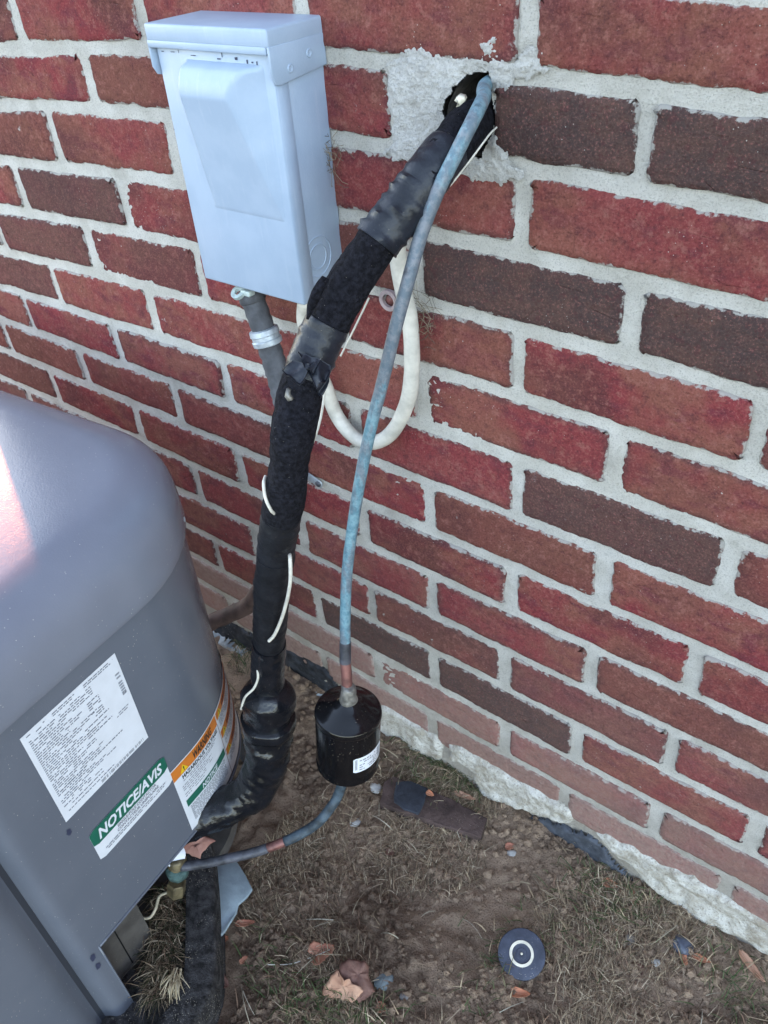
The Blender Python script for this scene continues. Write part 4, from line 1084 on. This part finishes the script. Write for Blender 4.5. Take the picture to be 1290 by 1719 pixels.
cp = thing('round_cap', 'round blue black disc cap with cream ring lying on the soil', 'cap', at_z(876, 1602, .004))
c = at_z(876, 1601, .018); axn = Vector((.10, -.30, 1)).normalized()
V, F = lathe_geo(c, axn, [(-.016, .0275), (-.002, .0285), (.0, .0278), (.0006, .0262), (.0003, .0155), (.0003, .0110), (-.0004, .0104), (-.0004, .0066), (.0002, .0060), (.0002, .0030), (-.0003, .0026), (-.0003, .0004)], 48); sharp(mk('disc', V, F, CAPB, cp), 40)
V, F = lathe_geo(c, axn, [(.0004, .0146), (.0012, .0144), (.0012, .0114), (.0004, .0112)], 40); sharp(mk('ring', V, F[:-2], CAPW, cp), 40)
V, F = lathe_geo(c, axn, [(-.0003, .0016), (.0006, .0014), (.0009, .0006)], 12); mk('centre_pin', V, F, CAPW, cp)

# ------------------------------------------------------------------ leaves
def leaf_outline(L, Wd, lobes, seed, jag=.08):
    rr = random.Random(seed); pts = []
    n = 46
    for i in range(n):
        a = 2 * PI * i / n
        r = 1 + (.22 * math.cos(a * lobes) if lobes else 0) + jag * (rr.random() - .5) * 2
        x = math.cos(a) * L * .5 * r; y = math.sin(a) * Wd * .5 * r * (1 - .35 * math.cos(a) if not lobes else 1)
        pts.append((x, y))
    return pts
def leaf(label, px, py, L, Wd, rot, mat, lobes=0, seed=0, curl=20.0, lift=.002, mat2=None, group='dry leaves scattered on the soil', z=None, tilt=0.0, stalk=None, fold=None):
    base = at_z(px, py, 0.0); gz = ground_h(base.x, base.y) if z is None else z
    base = at_z(px, py, gz + lift)
    root = thing('dry_leaf', label, 'leaf', base, rot, group)
    out = leaf_outline(L, Wd, lobes, seed)
    V, F, MI = [Vector((0, 0, 0))], [], []
    rings = (.3, .6, .85, 1.0)
    def shape(x, y):
        zz = curl * (y * y) + curl * .35 * x * x * (1 if x > 0 else .4) + .0016 * noise.noise(Vector((x * 130, y * 130, seed)))
        zz -= .0022 * math.exp(-(y / .0035) ** 2)
        if fold is not None and y < fold:
            d = fold - y; y2 = fold + d * .55; zz += .006 + .010 * math.sin(min(1, d / (Wd * .5)) * PI * .8)
            return Vector((x * 1.02, y2 if False else fold - d * .25, zz + d * .55))
        return Vector((x, y, zz))
    V = [shape(0, 0)]
    for k_ in rings: V += [shape(x * k_, y * k_) for x, y in out]
    n = len(out)
    for j in range(n): F.append((0, 1 + j, 1 + (j + 1) % n))
    for q in range(len(rings) - 1):
        for j in range(n): F.append((1 + q * n + j, 1 + (q + 1) * n + j, 1 + (q + 1) * n + (j + 1) % n, 1 + q * n + (j + 1) % n))
    ct, stt = math.cos(tilt), math.sin(tilt)
    V = [Vector((v.x * ct + v.z * stt, v.y, -v.x * stt + v.z * ct)) for v in V]
    # give the blade a real, thin thickness
    m = len(V); V2 = V + [v - Vector((0, 0, .0005)) for v in V]
    F2 = F + [tuple(x + m for x in f[::-1]) for f in F]
    lo = 1 + (len(rings) - 1) * n
    F2 += [(lo + j, lo + j + m, lo + (j + 1) % n + m, lo + (j + 1) % n) for j in range(n)]
    mi = None; mats = None
    if mat2:
        mats = [mat, mat2]; mi = []
        for f in F2:
            cy = sum((V2[i].y for i in f)) / len(f); mi.append(1 if cy > (fold if fold is not None else 0) else 0)
    mk('blade', V2, F2, mat, root, local=True, mats=mats, mi=mi)
    vein = [Vector((-L * .48, 0, 0)), Vector((0, 0, 0)), Vector((L * .45, 0, 0))]
    vp = [shape(-L * .48, 0), shape(-L * .2, 0), shape(L * .1, 0), shape(L * .42, 0)]
    vp = [Vector((v.x * ct + v.z * stt, v.y, -v.x * stt + v.z * ct + .0004)) for v in vp]
    if stalk: vp = [vp[0] + Vector((-stalk, .2 * stalk, .004)), vp[0] + Vector((-stalk * .5, .02 * stalk, .003))] + vp
    Vt, Ft = tube_geo(catmull(vp, .003), .0006, 6); mk('midrib', Vt, Ft, WIRE if stalk else mat, root, local=True)
    return root
def leaf_piece(root, pix, zs_, mat, nm, seed, vein=0.0):
    P = [at_z(x, y, ground_h(-.05, -.33) + z) for (x, y), z in zip(pix, zs_)]; out = []
    n0 = len(P)
    for i in range(n0):
        for j in range(4):
            q = P[i].lerp(P[(i + 1) % n0], j / 4); out.append(q + Vector((noise.noise(q * 210 + Vector((seed, 0, 0))), noise.noise(q * 210 + Vector((0, seed, 0))), 0)) * .0016)
    c = sum(out, Vector()) / len(out); V = [c]; F = []
    rs = (.2, .4, .6, .8, 1.0); n = len(out)
    for k_ in rs:
        for q in out:
            p = c.lerp(q, k_); ang = math.atan2(q.y - c.y, q.x - c.x)
            V.append(p + Vector((0, 0, .0012 * noise.noise(p * 130) + .0011 * k_ * math.cos(ang * 7 + seed) + .004 * (1 - k_ * k_) * (1 if seed < 2 else -.3))))
    for j in range(n): F.append((0, 1 + j, 1 + (j + 1) % n))
    for q in range(len(rs) - 1):
        for j in range(n): F.append((1 + q * n + j, 1 + (q + 1) * n + j, 1 + (q + 1) * n + (j + 1) % n, 1 + q * n + (j + 1) % n))
    m = len(V); lo = m - n
    F2 = F + [tuple(x + m for x in f[::-1]) for f in F] + [(lo + j, lo + j + m, lo + (j + 1) % n + m, lo + (j + 1) % n) for j in range(n)]
    return mk(nm, V + [v - Vector((0, 0, .0006)) for v in V], F2, mat, root)
lf = thing('dry_leaf', 'large folded leaf with tan front and dark brown back left of the round cap', 'leaf', at_z(588, 1648, 0), 0, 'dry leaves scattered on the soil')
leaf_piece(lf, [(572, 1618), (582, 1609), (592, 1611), (602, 1611), (612, 1614), (620, 1622), (618, 1636), (626, 1652), (630, 1664), (620, 1674), (603, 1684), (592, 1668), (566, 1640)], [.022, .026, .026, .026, .025, .022, .018, .012, .008, .006, .006, .010, .018], LEAF_D, 'dark_half', 1.0)
leaf_piece(lf, [(566, 1626), (575, 1640), (580, 1646), (588, 1643), (594, 1652), (604, 1656), (611, 1664), (600, 1675), (592, 1684), (570, 1676), (548, 1673), (539, 1670), (545, 1655), (556, 1640)], [.022, .022, .022, .021, .020, .019, .017, .012, .008, .006, .006, .006, .012, .018], LEAF_T, 'tan_half', 3.0)
leaf('curled russet leaf with long pale stalk above the large folded leaf', 538, 1600, .030, .026, 1.0, LEAF_R, 3, 8, 26.0, .006, stalk=.05)
lf = thing('dry_leaf', 'pinkish brown leaf standing beside the valve under the sticker', 'leaf', at_z(330, 1420, .06), 0, 'dry leaves scattered on the soil')
g_ = ground_h(-.05, -.33)
leaf_piece(lf, [(296, 1424), (306, 1408), (321, 1399), (342, 1402), (363, 1411), (352, 1420), (343, 1427), (336, 1442), (322, 1437), (308, 1430)], [v - g_ for v in (.070, .082, .088, .084, .078, .074, .070, .060, .062, .066)], LEAF_P, 'blade', 1.5)
leaf('orange sliver of leaf beneath the black plastic boot', 402, 1364, .022, .008, .2, LEAF_O, 0, 14, 30.0, .004)
leaf('russet curled sliver of leaf right of the slate sheet', 411, 1549, .026, .009, .7, LEAF_R, 0, 15, 40.0, .007)
leaf('small tan leaf tucked under the slate sheet edge', 372, 1578, .020, .012, 1.0, LEAF_O, 0, 16, 20.0, .004)
leaf('brown squarish leaf beside the rounded pad corner', 368, 1648, .024, .022, .3, LEAF_D, 0, 17, 8.0, .006)
leaf('orange curled leaf just below the round cap', 873, 1667, .024, .011, .55, LEAF_O, 0, 18, 50.0, .006)
leaf('small orange leaf left of the membrane strip by the wall', 1024, 1483, .022, .012, .2, LEAF_O, 0, 19, 40.0, .006)
leaf('narrow russet leaf next to the membrane strip end', 1061, 1502, .022, .007, -1.0, LEAF_R, 0, 20, 40.0, .005)
leaf('orange leaf curl under the dark pebble by the wall', 1148, 1606, .020, .008, -.8, LEAF_O, 0, 21, 40.0, .006)
leaf('orange leaf curl lying right of the dark pebble', 1178, 1609, .022, .008, .2, LEAF_O, 0, 22, 40.0, .006)
leaf('bright orange leaf scrap lying on the buried bar', 722, 1331, .012, .008, .1, LEAF_O, 0, 23, 20.0, .012)
leaf('small russet leaf scrap below the buried bar', 857, 1420, .014, .010, .9, LEAF_R, 0, 24, 30.0, .005)
leaf('small russet scrap at the lower end of the folded leaf', 641, 1691, .014, .012, .5, LEAF_R, 0, 25, 30.0, .005)
leaf('dull brown leaf lying upright in soil right of the cap', 1073, 1628, .018, .010, -1.1, LEAF_D, 0, 26, 20.0, .004)
leaf('long dry tan leaf against the wall at the right edge', 1262, 1622, .040, .010, -.5, LEAF_T, 0, 27, 30.0, .006)
leaf('tan dry leaf sliver between the buried bar and wall lump', 780, 1335, .034, .009, .25, LEAF_T, 0, 28, 20.0, .008)
leaf('tiny orange scrap in the straw right of the cap', 1032, 1558, .010, .007, .3, LEAF_O, 0, 29, 20.0, .004)
leaf('tiny russet scrap standing below the slate sheet', 409, 1610, .012, .006, 1.4, LEAF_R, 0, 30, 20.0, .006)
leaf('dark curled scrap in the soil under the drier', 655, 1430, .014, .010, .4, LEAF_D, 0, 31, 30.0, .005)
# ------------------------------------------------------------------ pebbles
def pebble(label, px, py, r, mat, seed, sq=.6):
    b0 = at_z(px, py, 0.0); g = ground_h(b0.x, b0.y); c = at_z(px, py, g + r * sq * .15)
    bm = bmesh.new(); bmesh.ops.create_icosphere(bm, subdivisions=3, radius=1)
    for v in bm.verts:
        q = v.co.copy(); k_ = 1 + .28 * noise.noise(q * 1.1 + Vector((seed, 0, 0))) + .12 * noise.noise(q * 2.7 + Vector((0, seed, 0)))
        v.co = Vector((q.x * r * k_ * 1.15, q.y * r * k_ * .9, q.z * r * k_ * sq))
    me = bpy.data.meshes.new('pebble'); bm.to_mesh(me); bm.free(); me.materials.append(mat)
    me.polygons.foreach_set('use_smooth', [True] * len(me.polygons))
    o = bpy.data.objects.new('pebble', me); COL.objects.link(o); o.location = c; o.rotation_euler = (0, 0, seed)
    return tag(o, label, 'pebble', 'pebbles in the soil')
pebble('flat blue grey pebble right of the large folded leaf', 644, 1648, .011, STONEB, 1.0)
pebble('small grey pebble below the blue grey pebble', 679, 1675, .006, STONE, 2.0)
pebble('pale lump beside the left end of the buried bar', 631, 1322, .009, STONEW, 3.0)
pebble('white grey pebble on bare soil below the drier', 597, 1381, .007, STONEW, 4.0)
pebble('grey rounded pebble in straw right of the cap', 1059, 1577, .008, STONE, 5.0)
pebble('dark glossy pebble above two orange leaf curls', 1147, 1588, .011, simple('pebble_dark', (.06, .07, .10), .35, .5, .5, 60), 6.0, .8)
pebble('tiny pale pebble right of the grey rounded pebble', 1103, 1616, .005, STONEW, 7.0)
pebble('grey pebble in the straw under the russet leaf scrap', 858, 1433, .006, STONEW, 10.0)

# ------------------------------------------------------------------ soil crumbs, straw and grass
def near_keep(x, y):
    v = Vector((x, y, 0)) - CAM; zc = v.dot(f_)
    if zc < .1: return False
    return -120 < 645 + FPX * v.dot(r_) / zc < 1420 and 900 < 859.5 + FPX * v.dot(d_) / zc < 1860
UF = Matrix.Rotation(-TH, 4, 'Z') @ Matrix.Translation((.22, .35, 0))
def blocked(x, y):
    q = UF @ Vector((x, y, 0))
    if q.x < .0 and q.y < .2 and q.x > -.75: return True
    if x < -.118 and y < -.43: return True
    if q.x < .10 and (x + .126) * .687 + (y + .435) * .73 < .03 and x < -.1: return True
    c = Vector((x, y)) - Vector((at_z(876, 1601, .01).xy)); return c.length < .029
rg = random.Random(99)
V, F = [], []
cnt = 0
ico = []
bm = bmesh.new(); bmesh.ops.create_icosphere(bm, subdivisions=1, radius=1); iv = [v.co.copy() for v in bm.verts]; bm.verts.index_update(); fi = [tuple(v.index for v in f.verts) for f in bm.faces]; bm.free()
while cnt < 11000:
    x, y = rg.uniform(-.45, .62), rg.uniform(-.62, .0)
    if not near_keep(x, y) or blocked(x, y): continue
    dens = noise.noise(Vector((x * 7, y * 7, 4.0)))
    if dens + 1.1 * math.exp(-((x + .11) ** 2 + (y + .38) ** 2) / .006) < rg.uniform(-.9, .6): continue
    s_ = .0010 + .0052 * rg.random() ** 4; g = ground_h(x, y); o0 = len(V)
    for v in iv:
        k_ = s_ * (1 + .4 * rg.uniform(-1, 1)); V.append((x + v.x * k_, y + v.y * k_, g + s_ * .3 + v.z * k_ * .8))
    F += [tuple(i + o0 for i in f) for f in fi]; cnt += 1
tag(mk('soil_crumbs', V, F, SOIL, None, smooth=False), kind='stuff')
def blade_geo(V, F, CC, base, ang, L, w, arch, droop, colr, nseg=3):
    d = Vector((math.cos(ang), math.sin(ang), 0)); s_ = Vector((-d.y, d.x, 0)); o0 = len(V)
    bend = rg.uniform(-.6, .6)
    for i in range(nseg + 1):
        t = i / nseg
        c = base + d * (L * t) + s_ * (bend * L * .4 * t * t) + Vector((0, 0, arch * math.sin(PI * t) + droop * t))
        ww = w * (1 - .75 * t)
        V.append(c - s_ * ww + Vector((0, 0, ww * .3))); V.append(c + s_ * ww); CC.append(colr); CC.append(colr)
    for i in range(nseg): F.append((o0 + 2 * i, o0 + 2 * i + 1, o0 + 2 * i + 3, o0 + 2 * i + 2))
TANS = [(.44, .34, .22), (.30, .225, .145), (.54, .44, .31), (.22, .16, .105), (.34, .25, .16), (.14, .10, .07), (.24, .15, .10), (.11, .09, .06)]
V, F, CC = [], [], []
cnt = 0; tries = 0
while cnt < 17000 and tries < 200000:
    tries += 1
    x, y = rg.uniform(-.45, .62), rg.uniform(-.62, -.004)
    if not near_keep(x, y) or blocked(x, y): continue
    dens = noise.noise(Vector((x * 6.5, y * 6.5, 9.0))) + .5 * noise.noise(Vector((x * 19, y * 19, 2.0))) + .05
    if dens < rg.uniform(-.20, .70): continue
    g = ground_h(x, y); c = rg.choice(TANS); j = rg.uniform(.7, 1.15)
    blade_geo(V, F, CC, Vector((x, y, g + rg.uniform(.0, .005))), rg.uniform(0, 2 * PI) if rg.random() < .8 else 2.2 + 2 * noise.noise(Vector((x * 5, y * 5, 0))), rg.uniform(.006, .024), rg.uniform(.00022, .00050), rg.uniform(0, .005), rg.uniform(-.002, .006), tuple(q * j for q in c)); cnt += 1
for i in range(110):
    x, y = rg.uniform(-.3, .6), rg.uniform(-.6, -.01)
    if not near_keep(x, y) or blocked(x, y): continue
    c = rg.choice([(.42, .37, .27), (.36, .30, .2), (.5, .46, .36)])
    blade_geo(V, F, CC, Vector((x, y, ground_h(x, y) + .004)), rg.uniform(0, 6.28), rg.uniform(.02, .05), rg.uniform(.0004, .0007), rg.uniform(.002, .007), .002, c, 5)
tag(mk('dry_straw', V, F, STRAW, None, col=CC), kind='stuff')
V, F, CC = [], [], []
GR = [(.055, .085, .030), (.075, .105, .040), (.10, .115, .055), (.045, .065, .028), (.13, .12, .065)]
cl = [(560, 1690, .030, 260), (500, 1700, .03, 90), (640, 1705, .025, 90), (760, 1300, .05, 330), (840, 1600, .02, 70), (1000, 1470, .04, 120), (700, 1270, .04, 120), (960, 1540, .05, 120), (1060, 1520, .03, 120), (450, 1620, .04, 110), (1200, 1640, .05, 100), (820, 1670, .05, 60), (1250, 1690, .03, 70), (390, 1120, .04, 200)]
for px, py, sp_, n_ in cl:
    b0 = at_z(px, py, 0)
    for i in range(n_):
        x, y = rg.gauss(b0.x, sp_ * .6), min(-.003, rg.gauss(b0.y, sp_ * .6))
        if blocked(x, y): continue
        c = rg.choice(GR if rg.random() < .7 else TANS)
        blade_geo(V, F, CC, Vector((x, y, ground_h(x, y))), rg.uniform(0, 6.28), rg.uniform(.008, .026), rg.uniform(.0004, .0009), rg.uniform(.001, .007), rg.uniform(.002, .016), c)
tag(mk('green_grass', V, F, STRAW, None, col=CC), kind='stuff')
# clump of dead grass caught in the channel of the pad
V, F, CC = [], [], []
for i in range(2600):
    t = rg.random(); b0 = at_z(284 - 10 * t + rg.gauss(0, 12), 1490 + 185 * t, .022 + .026 * rg.random())
    c = rg.choice(TANS + [(.06, .075, .03), (.045, .055, .025), (.08, .07, .04), (.05, .04, .03), (.05, .045, .03)]); q = rg.uniform(.5, 1.0)
    blade_geo(V, F, CC, b0, rg.gauss(-1.0, 1.3), rg.uniform(.008, .034), rg.uniform(.0003, .0007), rg.uniform(.001, .010), rg.uniform(-.008, .010), tuple(v * q for v in c), 4)
b0 = at_z(296, 1640, .055)
for i in range(46):
    c = rg.choice([(.48, .40, .26), (.40, .32, .2), (.55, .47, .32)])
    blade_geo(V, F, CC, b0 + Vector((rg.gauss(0, .004), rg.gauss(0, .004), rg.uniform(0, .006))), rg.gauss(-1.0, .35), rg.uniform(.010, .030), rg.uniform(.0005, .0011), rg.uniform(.001, .006), rg.uniform(-.008, .008), c, 4)
tag(mk('dead_grass_clump', V, F, STRAW, None, col=CC), kind='stuff')
# dry wisps caught behind the cable and the box
for lab_, pts_, n_, sp_ in (('tuft of dry fibres caught between the copper pipe and white cable', (708, 525), 60, .008), ('wisps of dry grass caught at the right edge of the disconnect box', (557, 268), 46, .008)):
    V, F, CC = [], [], []
    c0 = at_y(pts_[0], pts_[1], -.006)
    for i in range(n_):
        c = rg.choice([(.20, .16, .11), (.28, .23, .16), (.12, .10, .075)])
        b0 = c0 + Vector((rg.gauss(0, sp_), rg.uniform(-.004, .0), rg.gauss(0, sp_ * 1.5))); ang = rg.uniform(0, 6.28); L_ = rg.uniform(.006, .02)
        p1 = b0 + Vector((math.cos(ang) * L_, rg.uniform(-.006, .001), math.sin(ang) * L_)); mid = b0.lerp(p1, .5) + Vector((rg.gauss(0, .003), 0, rg.gauss(0, .003)))
        v_, f_2 = tube_geo([b0, mid, p1], .00026, 4, False); o0 = len(V); V += v_; F += [tuple(q + o0 for q in ff) for ff in f_2]; CC += [c] * len(v_)
    tag(mk('dry_fibres', V, F, STRAW, None, col=CC), lab_, 'plant fibres')
